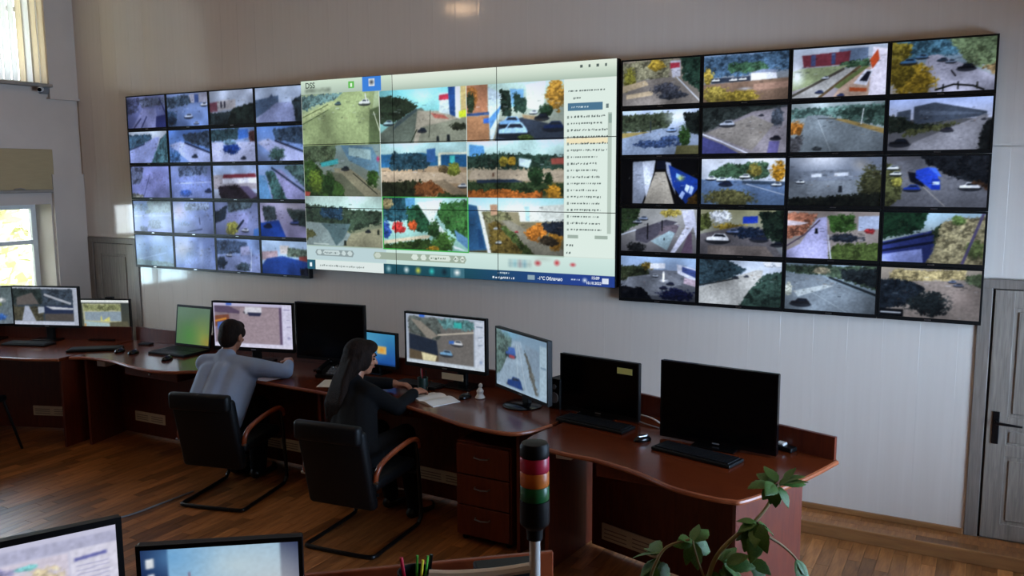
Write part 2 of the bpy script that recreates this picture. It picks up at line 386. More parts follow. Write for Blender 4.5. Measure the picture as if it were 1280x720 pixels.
def window(n, xf, y0, y1, z0, z1, label, inner):
    """xf: plane of the frame; inner: +1 when the room lies towards +X"""
    w = empty('window_%d' % n, (xf, (y0 + y1) / 2, z0), 0, label, 'window', kind='structure')
    cy = (y0 + y1) / 2; h = z1 - z0; hw = (y1 - y0) / 2; t = 0.05
    f = MB(); f.box(-0.03, 0.03, -hw, hw, 0, t); f.box(-0.03, 0.03, -hw, hw, h - t, h); f.box(-0.03, 0.03, -hw, -hw + t, t, h - t); f.box(-0.03, 0.03, hw - t, hw, t, h - t)
    f.build('window_frame', MT['white'], w)
    MB().box(-0.028, 0.028, -0.03, 0.03, t, h - t).build('mullion', MT['white'], w)
    zt = h * 0.62
    MB().box(-0.027, 0.027, -hw + t, hw - t, zt - 0.02, zt + 0.02).build('transom', MT['white'], w)
    for s in (-1, 1):
        for (a, b_) in ((t, zt - 0.02), (zt + 0.02, h - t)):
            ya, yb = (-hw + t, -0.03) if s < 0 else (0.03, hw - t)
            MB().box(-0.003, 0.003, ya, yb, a, b_).build('pane', MT['glass'], w)
    MB().rbox(0.03 * inner if inner > 0 else -0.36, 0.36 if inner > 0 else -0.03, -hw - 0.02, hw + 0.012, -0.03, 0.0, 0.008).build('window_sill', MT['sill'], w)
    return w
names = ['lower window beside the left desk, trees outside', 'upper window behind vertical blinds, left wall', 'second upper window of the left wall']
for k, (a, b_, c, d) in enumerate(LEFT_WINDOWS): window(k + 1, LEFT_X - 0.28, a, b_, c, d, names[k], 1)
for k, (a, b_, c, d) in enumerate(RIGHT_WINDOWS): window(k + 4, RIGHT_X + 0.28, a, b_, c, d, 'wide window of the right wall near the door', -1)

def door(n, x0, x1, top, label, hinge_right=True):
    d = empty('door_%d' % n, ((x0 + x1) / 2, BACK_Y, STEP_Z), 0, label, 'door', kind='structure')
    cx = (x0 + x1) / 2; a = x0 - cx; b_ = x1 - cx; H = top - STEP_Z; fw = 0.07
    f = MB(); f.rbox(a, a + fw, -0.012, 0.02, 0, H, 0.004); f.rbox(b_ - fw, b_, -0.012, 0.02, 0, H, 0.004); f.rbox(a, b_, -0.0125, 0.02, H - fw * 0.75, H, 0.004)
    f.build('door_frame', MT['doorframe'], d)
    MB().box(a + fw, b_ - fw, 0.008, 0.0115, 0, H - 0.05).build('door_gap_shade', MT['dark'], d)  # dark sheet standing in for the shade in the gap round the leaf
    la, lb, lt = a + fw + 0.012, b_ - fw - 0.004, H - fw * 0.75 - 0.006
    leaf = MB(); st = 0.1
    yb, yf = 0.008, -0.006
    leaf.box(la, lb, yb - 0.006, yb, 0.006, lt)
    rails = [(0.006, 0.10), (0.50, 0.57), (0.66, 0.73), (lt - 0.10, lt)]
    leaf.rbox(la, la + st, yf, yb - 0.002, 0.006, lt, 0.003); leaf.rbox(lb - st, lb, yf, yb - 0.002, 0.006, lt, 0.004)
    for (p, q) in rails: leaf.rbox(la + st - 0.003, lb - st + 0.003, yf, yb - 0.002, p, q, 0.004)
    lf = leaf.build('door_leaf', MT['door'], d)
    for (p, q) in ((0.10, 0.50), (0.57, 0.66), (0.73, lt - 0.10)):
        m = 0.022 if q - p > 0.15 else 0.014
        MB().rbox(la + st + m, lb - st - m, yf + 0.001, yb - 0.003, p + m, q - m, 0.004).build('door_panel', MT['door'], lf)
    hx = la + 0.045; s = 1
    if not hinge_right: hx = lb - 0.045; s = -1
    hd = MB().rbox(hx - 0.018, hx + 0.018, yf - 0.008, yf, 0.57, 0.76, 0.004).build('handle_plate', MT['blacksteel'], lf)
    MB().tube([(hx, yf - 0.006, 0.70), (hx, yf - 0.045, 0.70), (hx + s * 0.03, yf - 0.05, 0.70), (hx + s * 0.13, yf - 0.048, 0.695)], [0.009, 0.009, 0.009, 0.006]).build('door_handle', MT['blacksteel'], lf, True)
    return d
door(1, -7.93, -7.19, 1.592, 'grey oak panel door behind the left desks')
door(2, -0.05, 0.795, 1.592, 'grey oak panel door at the right with black lever')

# shades, blinds, camera on the window wall
sh = empty('roman_shade', (LEFT_X, 4.5, 2.04), 0, 'beige fabric shade above the lower left window', 'window shade')
MB().rbox(0.004, 0.022, -0.72, 0.742, 0.03, 0.41, 0.004).build('shade_fabric', MT['shade'], sh)
MB().rbox(0.004, 0.034, -0.72, 0.745, 0.0, 0.03, 0.006).build('bottom_bar', MT['sill'], sh)
MB().tube([(0.038, 0.33, 0.035), (0.05, 0.38, 0.045), (0.038, 0.43, 0.035)], 0.006, 6).build('pull_handle', MT['sill'], sh, True)
bl = empty('vertical_blind', (LEFT_X + 0.02, 4.55, 3.07), 0, 'white and cream vertical blind in the upper left window', 'blind')
MB().rbox(-0.02, 0.02, -0.7, 0.7, 1.10, 1.13, 0.004).build('head_rail', MT['white'], bl)
sw = MB(); n = 6
vv = []; 
for z in (0.0, 1.1):
    for k in range(n + 1):
        t = k / n - 0.5; vv.append((0.006 * math.cos(t * math.pi), t * 0.076, z))
slat_a = MB().add(vv, [(k, k + 1, n + 2 + k, n + 1 + k) for k in range(n)]).mesh('slat', MT['blind'], True)
slat_b = slat_a.copy(); slat_b.materials.clear(); slat_b.materials.append(MT['blindb'])
for k in range(20):
    o = link('slat', slat_b if k in (16, 18, 19, 12) else slat_a, bl, (0, -0.665 + 0.07 * k, 0)); o.rotation_euler = (0, 0, math.radians(18 + random.uniform(-6, 6)))
cc = empty('security_camera', (LEFT_X + 0.03, 5.14, 3.0), 0, 'tiny white bullet camera under the upper left window sill', 'camera')
MB().tube([(0.0, 0.03, 0.01), (0.06, -0.02, 0.0), (0.09, -0.045, -0.004)], 0.024, 12).build('camera_body', MT['white'], cc, True)
MB().tube([(0.088, -0.0435, -0.0037), (0.096, -0.05, -0.005)], 0.0185, 12).build('lens', MT['blackg'], cc, True)
MB().rbox(-0.03, 0.012, 0.02, 0.1, -0.03, 0.04, 0.005).build('bracket', MT['greyp'], cc)
o = MB().rbox(LEFT_X + 0.002, LEFT_X + 0.06, 3.84, 5.262, 3.035, 3.06, 0.004).build('trim_3', MT['sill']); tag(o, 'narrow board under the upper left window', 'sill', kind='structure')

# garden outside the left window
g = MB().box(-40, LEFT_X - 0.4, -20, 40, -1.2, -1.0).build('outdoor_lawn', MT['grass']); tag(g, 'pale lawn outside the left window', 'lawn', kind='structure')
def tree(x, y, h, r, label, seed):
    rnd = random.Random(seed)
    t = empty('garden_tree', (x, y, -1.0), 0, label, 'tree', 'trees outside the window')
    MB().tube([(0, 0, 0), (0.1, 0, h * 0.35), (0.0, 0.1, h * 0.75)], [0.16, 0.12, 0.05], 8).build('trunk', MT['bark'], t, True)
    m = MB()
    for k in range(1500):
        while True:
            p = Vector((rnd.uniform(-1, 1), rnd.uniform(-1, 1), rnd.uniform(-1, 1)))
            if 0.35 < p.length < 1: break
        c = Vector((p.x * r, p.y * r, h * 0.58 + p.z * h * 0.45)); s = rnd.uniform(0.08, 0.17)
        q = Vector((rnd.uniform(-1, 1), rnd.uniform(-1, 1), rnd.uniform(-1, 1))).normalized(); a = q.orthogonal().normalized() * s; b_ = q.cross(a).normalized() * s * 0.6
        m.add([c - a, c + b_, c + a, c - b_], [(0, 1, 2, 3)])
    o = m.build('foliage', MT['tleaf'], t); o['kind'] = 'stuff'
tree(-13.5, 7.3, 4.6, 1.5, 'yellow green tree seen through left window, nearer trunk', 3)
tree(-16.5, 8.2, 5.2, 1.8, 'taller yellow green tree farther off through left window', 5)

# ceiling lamps of the hall (above the picture)
lampm, lnt, lb_ = newmat('warm_lamp_diffuser'); lb_.inputs['Base Color'].default_value = (0.9, 0.85, 0.75, 1); lb_.inputs['Emission Color'].default_value = (1.0, 0.64, 0.36, 1); lb_.inputs['Emission Strength'].default_value = 15.0
for (x, y, w_) in ((-6.2, 1.2, 'left near row'), (-3.5, 1.2, 'middle near row'), (-0.8, 1.2, 'right near row'), (-6.2, 3.6, 'left far row'), (-3.5, 3.6, 'middle far row'), (-0.8, 3.6, 'right far row')):
    t = empty('ceiling_lamp', (x, y, CEIL_Z), 0, 'round warm ceiling lamp, %s' % w_, 'lamp', 'ceiling lamps of the hall')
    MB().lathe([(.10, 0), (.12, -.01), (.12, -.04), (.21, -.05), (.21, -.06)], seg=24).build('lamp_base', MT['white'], t, True)
    MB().lathe([(.2, -.061), (.19, -.09), (.14, -.12), (.06, -.135), (.005, -.138)], seg=24).build('diffuser', lampm, t, True)
# ------------------------------------------------------------------ pictures shown on the screens (computed, one colour per point)
class Pic:
    def __init__(s, w, h, seed=1, ss=2):
        s.w, s.h, s.ss = w, h, ss; W, H = w * ss, h * ss
        s.rng = np.random.default_rng(seed); s.a = np.zeros((H, W, 3))
        s.U, s.V = np.meshgrid((np.arange(W) + 0.5) / W, (np.arange(H) + 0.5) / H); s.asp = w / h
    def noise(s, fu, fv=None, octs=2):
        fv = fv or fu; out = np.zeros_like(s.U); amp = 1.0; tot = 0
        for _ in range(octs):
            g = s.rng.random((int(fv) + 3, int(fu) + 3))
            x = s.U * fu; y = s.V * fv; i = x.astype(int); j = y.astype(int); fx = x - i; fy = y - j
            fx = fx * fx * (3 - 2 * fx); fy = fy * fy * (3 - 2 * fy)
            out += amp * ((g[j, i] * (1 - fx) + g[j, i + 1] * fx) * (1 - fy) + (g[j + 1, i] * (1 - fx) + g[j + 1, i + 1] * fx) * fy)
            tot += amp; amp *= 0.55; fu *= 2.1; fv *= 2.1
        return out / tot - 0.5
    def put(s, mask, c, n=0.0, f=20):
        c = np.array(hexc(c)) if isinstance(c, str) else np.array(c)
        col = np.ones_like(s.a) * c
        if n: col = col * (1 + n * 2 * s.noise(f, f * 0.7)[..., None])
        m = mask[..., None]; s.a = s.a * (1 - m) + np.clip(col, 0, 1) * m
    def grad(s, c0, c1, v0=0.0, v1=1.0):
        t = np.clip((s.V - v0) / max(v1 - v0, 1e-6), 0, 1)[..., None]; m = ((s.V >= v0) & (s.V <= v1))[..., None]
        s.a = np.where(m, np.array(hexc(c0)) * (1 - t) + np.array(hexc(c1)) * t, s.a)
    def inside(s, pts, U, V):
        m = np.zeros(U.shape, bool); n = len(pts)
        for i in range(n):
            (x0, y0), (x1, y1) = pts[i], pts[(i + 1) % n]
            if y0 == y1: continue
            m ^= ((y0 > V) != (y1 > V)) & (U < (x1 - x0) * (V - y0) / (y1 - y0) + x0)
        return m.astype(float)
    def poly(s, c, pts, n=0.06):
        if n < .06:
            HH, WW = s.U.shape; us = [p[0] for p in pts]; vs_ = [p[1] for p in pts]
            sl = (slice(max(0, int(min(vs_) * HH) - 1), max(0, int(max(vs_) * HH) + 2)), slice(max(0, int(min(us) * WW) - 1), max(0, int(max(us) * WW) + 2)))
            m = s.inside(pts, s.U[sl], s.V[sl])[..., None]; s.a[sl] = s.a[sl] * (1 - m) + np.array(hexc(c)) * m; return
        m = s.inside(pts, s.U, s.V)
        if n >= .06: m = np.clip(s.blur(m, .012) + s.noise(60, 36) * .5 * s.blur(m, .03) * (1 - m), 0, 1)
        s.put(m, c, n * 1.5, 46)
    def blur(s, m, r):
        for ax in (0, 1):
            k = max(1, int(r * (m.shape[1] if ax else m.shape[0]) / (s.asp if ax else 1)))
            p = np.pad(m, [(k, k) if q == ax else (0, 0) for q in (0, 1)], 'edge'); cs = np.cumsum(p, ax); z = np.zeros_like(np.take(cs, [0], ax)); cs = np.concatenate([z, cs], ax); n = 2 * k + 1
            m = (np.take(cs, range(n, cs.shape[ax]), ax) - np.take(cs, range(0, cs.shape[ax] - n), ax)) / n
        return m
    def trees(s, c, pts, rag=0.05, n=0.4):
        m = s.blur(s.inside(pts, s.U, s.V), .05)
        m = np.clip((m - .5 + (s.noise(14, 9) * .6 + s.noise(45, 28) * .9 + s.noise(90, 56) * .6) * np.clip(m * (1 - m) * 5, 0, 1)) * 4 + .5, 0, 1) * .96
        s.put(m, c, n * .7, 44)
        s.put(m * np.clip((s.noise(14, 9, 4) - 0.0) * 5, 0, .65), [x * .5 for x in hexc(c)])
        s.put(m * np.clip((s.noise(50, 32, 2) - 0.08) * 5, 0, .4), [min(1, x * 1.35 + 0.05) for x in hexc(c)])
    def blob(s, c, u, v, ru, rv, n=0.4):
        d = np.hypot((s.U - u) / ru, (s.V - v) / rv); d = d + (s.noise(20, 13) * 0.6 + s.noise(60, 36) * .5) * np.clip(2 - d, 0, 1)
        m = np.clip((1 - d) * 4, 0, 1); s.put(m, c, n, 50)
        s.put(m * np.clip((s.V - v) / rv * .6 + s.noise(24, 16) * 1.2, 0, .5), [x * .5 for x in hexc(c)])
    def soft(s, c, u, v, ru, rv, k=0.8):
        d = np.hypot((s.U - u) / ru, (s.V - v) / rv); s.put(np.clip(1 - d, 0, 1) ** 1.2 * k, c)
    def line(s, c, w, pts):
        m = np.zeros_like(s.U)
        for (x0, y0), (x1, y1) in zip(pts[:-1], pts[1:]):
            ax = (x1 - x0) * s.asp; ay = y1 - y0; L2 = ax * ax + ay * ay + 1e-9
            t = np.clip(((s.U - x0) * s.asp * ax + (s.V - y0) * ay) / L2, 0, 1)
            d = np.hypot((s.U - x0) * s.asp - t * ax, s.V - y0 - t * ay); m = np.maximum(m, np.clip((w / 2 - d) / (w * 0.25 + 1e-6) + 0.5, 0, 1))
        s.put(m, c, 0.05)
    def car(s, c, u, v, w):
        h = w * 0.42 * s.asp
        s.put(np.clip((1 - np.hypot((s.U - u) / (w * 0.62), (s.V - v - h * 0.35) / (h * 0.42))) * 4, 0, 0.75), '#20242c')
        s.poly(c, [(u - w / 2, v + h * .3), (u - w * .48, v), (u - w * .25, v - h * .1), (u - w * .12, v - h * .45), (u + w * .3, v - h * .45), (u + w * .46, v), (u + w / 2, v + h * .3)], 0.08)
        s.poly('#28303c', [(u - w * .2, v - h * .1), (u - w * .1, v - h * .36), (u + w * .26, v - h * .36), (u + w * .36, v - h * .08)], 0.1)
    def people(s, c, pts):
        for (u, v, h) in pts: s.poly(c, [(u - h * .16, v), (u - h * .12, v - h), (u + h * .12, v - h), (u + h * .16, v)], 0.1)
    def run(s, ops):
        for op in ops:
            k, a = op[0], op[1:]
            {'g': s.grad, 'p': s.poly, 't': s.trees, 'b': s.blob, 'e': s.soft, 'l': s.line, 'c': s.car, 'm': s.people}[k](*a)
        return s
    def mottle(s, amt=0.05, f=60):
        s.a = np.clip(s.a * (1 + amt * 2 * s.noise(f, f * 0.6)[..., None]), 0, 1); return s
    def grade(s, g):
        """overall exposure unevenness and contrast of a camera picture"""
        for _ in range(45):   # small clutter of a street: kerbs, windows, people, branches
            u, v = s.rng.random(), np.clip(s.rng.normal(.42, .12), .02, .98); w, h = s.rng.uniform(.006, .05), s.rng.uniform(.008, .022)
            t = s.rng.random(); col = (np.array([.09, .1, .12]) if t < .55 else np.array([.82, .84, .88]) if t < .75 else np.array([.5, .42, .34]))
            HH, WW = s.U.shape; x0, x1, y0, y1 = int((u - w / 2) * WW), int((u + w / 2) * WW) + 1, int((v - h / 2) * HH), int((v + h / 2) * HH) + 1; k = s.rng.uniform(.08, .3)
            sl = (slice(max(0, y0), y1), slice(max(0, x0), x1)); s.a[sl] = s.a[sl] * (1 - k) + col * k
        du = (s.noise(30, 18) * .012 * s.w * s.ss).astype(int); dv = (s.noise(30, 18) * .02 * s.h * s.ss).astype(int); H, W = s.U.shape
        J, I = np.mgrid[0:H, 0:W]; s.a = s.a[np.clip(J + dv, 0, H - 1), np.clip(I + du, 0, W - 1)]
        lum = s.a.mean(2, keepdims=True); s.a = lum + (s.a - lum) * .88
        a = s.a * (1 + .28 * s.noise(3, 2, 2)[..., None] * 2); s.a = np.clip(a, 0, 1) ** g; s.a = np.clip(s.a * 1.14 - .025, 0, 1) * np.array([.95, .985, 1.05]); s.a = np.clip(s.a * (1.04 - .30 * ((s.U - .5) ** 2 + (s.V - .5) ** 2))[..., None], 0, 1); return s
    def tint(s, c, k):
        s.a = s.a * (1 - k) + np.array(hexc(c)) * k; return s
    def out(s):
        n = s.ss; im = s.a.reshape(s.h, n, s.w, n, 3).mean((1, 3))
        p = np.pad(im, ((1, 1), (1, 1), (0, 0)), 'edge'); im = im * .6 + .10 * (p[:-2, 1:-1] + p[2:, 1:-1] + p[1:-1, :-2] + p[1:-1, 2:])
        return np.clip(im, 0, 1)
def screen_mesh(name, w, h, img, m):
    """flat display face in the XZ plane, facing -Y, lower edge at z=0, centred in x; img row 0 is the top"""
    H, W, _ = img.shape
    xs = np.linspace(-w / 2, w / 2, W); zs = np.linspace(h, 0, H)
    X, Z = np.meshgrid(xs, zs); co = np.stack([X, np.zeros_like(X), Z], -1).reshape(-1, 3)
    idx = np.arange(W * H).reshape(H, W)
    q = np.stack([idx[1:, :-1], idx[1:, 1:], idx[:-1, 1:], idx[:-1, :-1]], -1).reshape(-1)
    nq = (W - 1) * (H - 1)
    me = bpy.data.meshes.new(name); me.vertices.add(W * H); me.vertices.foreach_set('co', co.ravel())
    me.loops.add(nq * 4); me.loops.foreach_set('vertex_index', q.astype(np.int32)); me.polygons.add(nq)
    me.polygons.foreach_set('loop_start', np.arange(0, nq * 4, 4, dtype=np.int32)); me.polygons.foreach_set('loop_total', np.full(nq, 4, np.int32))
    a = me.attributes.new('picture', 'FLOAT_COLOR', 'POINT')
    lin = np.where(img <= 0.04045, img / 12.92, ((img + 0.055) / 1.055) ** 2.4)
    a.data.foreach_set('color', np.concatenate([lin.reshape(-1, 3), np.ones((W * H, 1))], 1).astype(np.float32).ravel())
    me.materials.append(m); me.update(); me.validate(); return me

SKY = '#c3cbdb'
LEFT_PICS = [
 [('shadowed street with bare trees', [('g', '#8388aa', '#6f76a4'), ('t', '#5a5f7c', [(0, .1), (.35, .05), (.3, .45), (0, .6)]), ('t', '#6d7488', [(.3, .1), (1, .05), (1, .3), (.4, .35)]), ('p', '#8d90b4', [(.4, .4), (.75, .4), (.8, 1), (.1, 1)]), ('l', '#4a4f78', .05, [(.35, .7), (.15, 1)]), ('l', '#4a4f78', .05, [(.5, .65), (.35, 1)]), ('p', '#3c4374', [(.75, .65), (1, .6), (1, 1), (.72, 1)]), ('l', '#343a68', .04, [(.85, .1), (1, .6)])]),
  ('parked cars below pale houses', [('g', '#8d9dc0', '#7c93bd'), ('t', '#5c6e80', [(0, .1), (.5, .05), (.7, .3), (0, .45)]), ('p', '#b9b8c6', [(.55, .05), (1, 0), (1, .3), (.6, .3)]), ('p', '#5b76b0', [(.68, .05), (.78, .05), (.78, .3), (.68, .3)]), ('t', '#4f6a86', [(0, .5), (.25, .6), (.2, .95), (0, 1)]), ('c', '#c4cce0', .52, .68, .2), ('c', '#dfe3ee', .9, .36, .16), ('c', '#b8c2d8', .7, .9, .12), ('b', '#3e5068', .1, .8, .12, .15)]),
  ('old houses behind dark trees', [('g', '#b4bac6', '#98a0ae'), ('p', '#8a5a66', [(0, .35), (.18, .32), (.18, .6), (0, .62)]), ('p', '#b3aeae', [(.18, .3), (.6, .28), (.6, .55), (.18, .58)]), ('l', '#4a4a58', .07, [(.27, .35), (.27, .48)]), ('l', '#4a4a58', .07, [(.35, .35), (.35, .48)]), ('t', '#3d4a4c', [(0, .65), (.5, .6), (.5, 1), (0, 1)]), ('t', '#2e3a34', [(.5, .55), (1, .4), (1, 1), (.4, 1)])]),
  ('wide avenue between apartment blocks', [('g', '#b2bcca', '#98a2b6'), ('p', '#5f7188', [(0, .35), (.5, .25), (.5, .5), (0, .85)]), ('p', '#54657e', [(.3, .3), (.36, .2), (.4, .3)]), ('p', '#8e94b0', [(.45, .45), (.75, .45), (1, 1), (.05, 1), (.05, .85)]), ('t', '#3a484c', [(.78, .4), (1, .25), (1, 1), (.85, 1)])])],
 [('empty road beside grey trees', [('g', '#b8bfc6', '#a3abc0'), ('t', '#4d6a7e', [(0, .1), (.6, .1), (.6, .25), (.1, .6), (0, .6)]), ('p', '#9ea7ce', [(.7, .2), (.8, .2), (.6, 1), (0, 1), (0, .6)]), ('l', '#4a5a78', .05, [(0, .58), (.4, .4)]), ('t', '#5d8088', [(.85, .2), (1, .1), (1, 1), (.55, 1)])]),
  ('curving road with dark kerb line', [('g', '#6a8cc4', '#7d94bc'), ('t', '#4c5c6e', [(.35, .15), (1, .05), (1, .6), (.4, .35)]), ('p', '#a4adcc', [(0, .45), (.3, .35), (1, .75), (1, 1), (.5, 1)]), ('l', '#39435e', .06, [(.4, .4), (1, .72)]), ('c', '#39465c', .62, .8, .14), ('b', '#52749a', .12, .8, .18, .2)]),
  ('blue stalls on a bright square', [('g', '#7d94b8', '#b0b5cf'), ('t', '#41595e', [(0, .05), (.65, .0), (.6, .35), (0, .4)]), ('p', '#4f79b8', [(.62, .05), (.85, .05), (.85, .3), (.62, .35)]), ('t', '#6b4b48', [(.85, .1), (1, .1), (1, .5), (.88, .5)]), ('p', '#b6bad2', [(0, .42), (1, .42), (1, 1), (0, 1)]), ('b', '#2f4f90', .45, .6, .2, .18), ('b', '#7f9db0', .42, .42, .16, .1), ('c', '#404860', .72, .88, .12)]),
  ('bend in the road and bare bush', [('g', '#6f90c2', '#94a3c6'), ('t', '#46586a', [(.35, .1), (1, .02), (1, .55), (.4, .4)]), ('p', '#a9aecb', [(0, .45), (.25, .35), (1, .8), (1, 1), (.5, 1)]), ('l', '#3a4258', .06, [(.4, .42), (1, .75)]), ('b', '#56726c', .42, .8, .18, .22), ('e', '#d8dcec', .15, .45, .2, .12, .6)])],
 [('road with crossing seen from above', [('g', '#8d93be', '#8a90ba'), ('t', '#697086', [(0, .0), (.35, .05), (.25, .55), (0, .6)]), ('p', '#9296c2', [(.4, .2), (.8, .15), (1, 1), (.1, 1)]), ('t', '#8a8a80', [(0, .85), (.3, .9), (.3, 1), (0, 1)]), ('l', '#6b7098', .03, [(.5, .25), (.3, 1)])]),
  ('hazy crossroads with blue shadows', [('g', '#8f9bc0', '#7f8cb6'), ('t', '#707f9a', [(.2, .05), (.9, .0), (.9, .25), (.2, .35)]), ('p', '#8a97c2', [(.1, .35), (1, .3), (1, 1), (0, 1)]), ('b', '#5272b4', .35, .85, .16, .12), ('c', '#3a4670', .9, .75, .16), ('l', '#a9b3d4', .03, [(.1, .55), (1, .5)])]),
  ('long white building with red roof', [('g', '#a4b4d0', '#b9bfce'), ('p', '#a6a1a6', [(0, .3), (1, .25), (1, .7), (0, .72)]), ('p', '#8c4450', [(.25, .28), (.95, .25), (1, .36), (.22, .4)]), ('p', '#d2d2da', [(.22, .4), (1, .36), (1, .52), (.22, .55)]), ('t', '#3a3038', [(.1, .62), (.55, .58), (.7, .7), (1, .85), (1, 1), (.15, 1)]), ('p', '#766c88', [(.6, .62), (.8, .62), (1, .9), (.85, 1)])]),
  ('path running along a green hedge', [('g', '#8fa8c8', '#9c9aba'), ('p', '#9a99ba', [(.35, .15), (.5, .15), (1, .9), (1, 1), (.55, 1)]), ('t', '#4e706c', [(.15, .2), (.35, .2), (.6, 1), (.3, 1)]), ('t', '#67827e', [(.55, .05), (1, 0), (1, .7)]), ('p', '#6f9abc', [(0, .3), (.15, .3), (.28, 1), (0, 1)]), ('l', '#3e4a60', .06, [(.3, .1), (1, .8)])])],
 [('bright square with olive trees', [('g', '#8fa3c4', '#9aa4c8'), ('t', '#7e8c84', [(.4, .0), (1, .0), (1, .35), (.3, .4)]), ('t', '#64809c', [(0, .1), (.4, .1), (.4, .3), (0, .35)]), ('b', '#7a8696', .55, .75, .2, .18), ('b', '#6a7690', .25, .9, .12, .1), ('l', '#b6bfdc', .03, [(0, .5), (1, .45)])]),
  ('pale forecourt with one dark lamp post', [('g', '#8a9ac4', '#98a2ca'), ('e', '#c8a8b4', .15, .3, .25, .4, .8), ('t', '#8c98ac', [(.3, .05), (.9, .05), (.9, .25), (.3, .3)]), ('l', '#3e4666', .03, [(.65, .5), (.66, .7)]), ('l', '#4e5a84', .04, [(.35, .95), (.7, .85)]), ('b', '#7488b8', .3, .7, .15, .08)]),
  ('yard with yellow green bush', [('g', '#8a93b2', '#8e96ba'), ('t', '#2e3a48', [(0, .3), (.3, .1), (.25, .5), (0, .65)]), ('t', '#5c6a70', [(.3, .0), (.9, .0), (.8, .2), (.3, .3)]), ('p', '#989cc0', [(.3, .35), (.8, .3), (.7, 1), (.2, 1)]), ('b', '#b0ae5e', .4, .8, .16, .24), ('l', '#2f3a50', .07, [(.5, .8), (.65, .55)]), ('c', '#dfe2f0', .68, .82, .16), ('p', '#5a86c0', [(.88, .8), (1, .75), (1, 1), (.86, 1)])]),
  ('deep blue shadow over a parking yard', [('g', '#a8a4b8', '#a09ab8'), ('t', '#4f5c60', [(.05, .1), (.35, .1), (.35, .5), (.1, .55)]), ('t', '#44544e', [(.55, .15), (1, .2), (1, .7), (.75, .6)]), ('p', '#3058a4', [(0, .6), (.4, .5), (.55, 1), (0, 1)]), ('c', '#24304e', .16, .66, .18), ('c', '#5468a0', .74, .55, .18), ('e', '#d8d0d4', .75, .1, .4, .2, .7)])],
 [('dim blue road under haze', [('g', '#8296ba', '#5a7296'), ('e', '#a8b6d0', .5, .05, .6, .3, .7), ('p', '#6f84a8', [(.3, .5), (.6, .45), (1, .9), (1, 1), (0, 1), (0, .85)]), ('t', '#56706e', [(.0, .8), (.8, .85), (1, .9), (1, 1), (0, 1)]), ('l', '#93a6c8', .03, [(.1, .8), (.8, .55)])]),
  ('washed out milky blue street', [('g', '#8f9fca', '#8194c2'), ('e', '#cfc6cc', .18, .4, .4, .5, .9), ('p', '#93a3ca', [(.3, .5), (.9, .3), (1, 1), (.2, 1)]), ('e', '#b8c4e0', .65, .5, .08, .6, .8)]),
  ('car turning under winter trees', [('g', '#8fa4c8', '#8c96b4'), ('t', '#56667e', [(0, .05), (.7, .1), (.75, .4), (0, .5)]), ('p', '#a2a4be', [(.55, .25), (.75, .2), (.78, .5), (.55, .5)]), ('p', '#8e98b8', [(0, .55), (1, .45), (1, 1), (0, 1)]), ('b', '#3e4c5e', .1, .75, .13, .2), ('b', '#4e5c66', .6, .85, .2, .15), ('c', '#c9d0e0', .28, .5, .14), ('l', '#d0d6e8', .02, [(.8, .3), (.78, .95)])]),
  ('deep blue plaza before pink houses', [('g', '#b4c6d8', '#9fb2c8'), ('p', '#b3a0a4', [(0, .35), (.35, .3), (.35, .55), (0, .6)]), ('p', '#c8c2bc', [(.4, .15), (.6, .15), (.6, .4), (.4, .4)]), ('t', '#6f7c6c', [(.55, .2), (1, .25), (1, .5), (.55, .45)]), ('p', '#9a5a52', [(.8, .45), (1, .42), (1, .6), (.8, .58)]), ('p', '#375898', [(.1, .55), (.45, .45), (1, .6), (1, 1), (0, 1), (0, .75)]), ('t', '#2a3040', [(.8, .8), (1, .75), (1, 1), (.82, 1)])])],
]
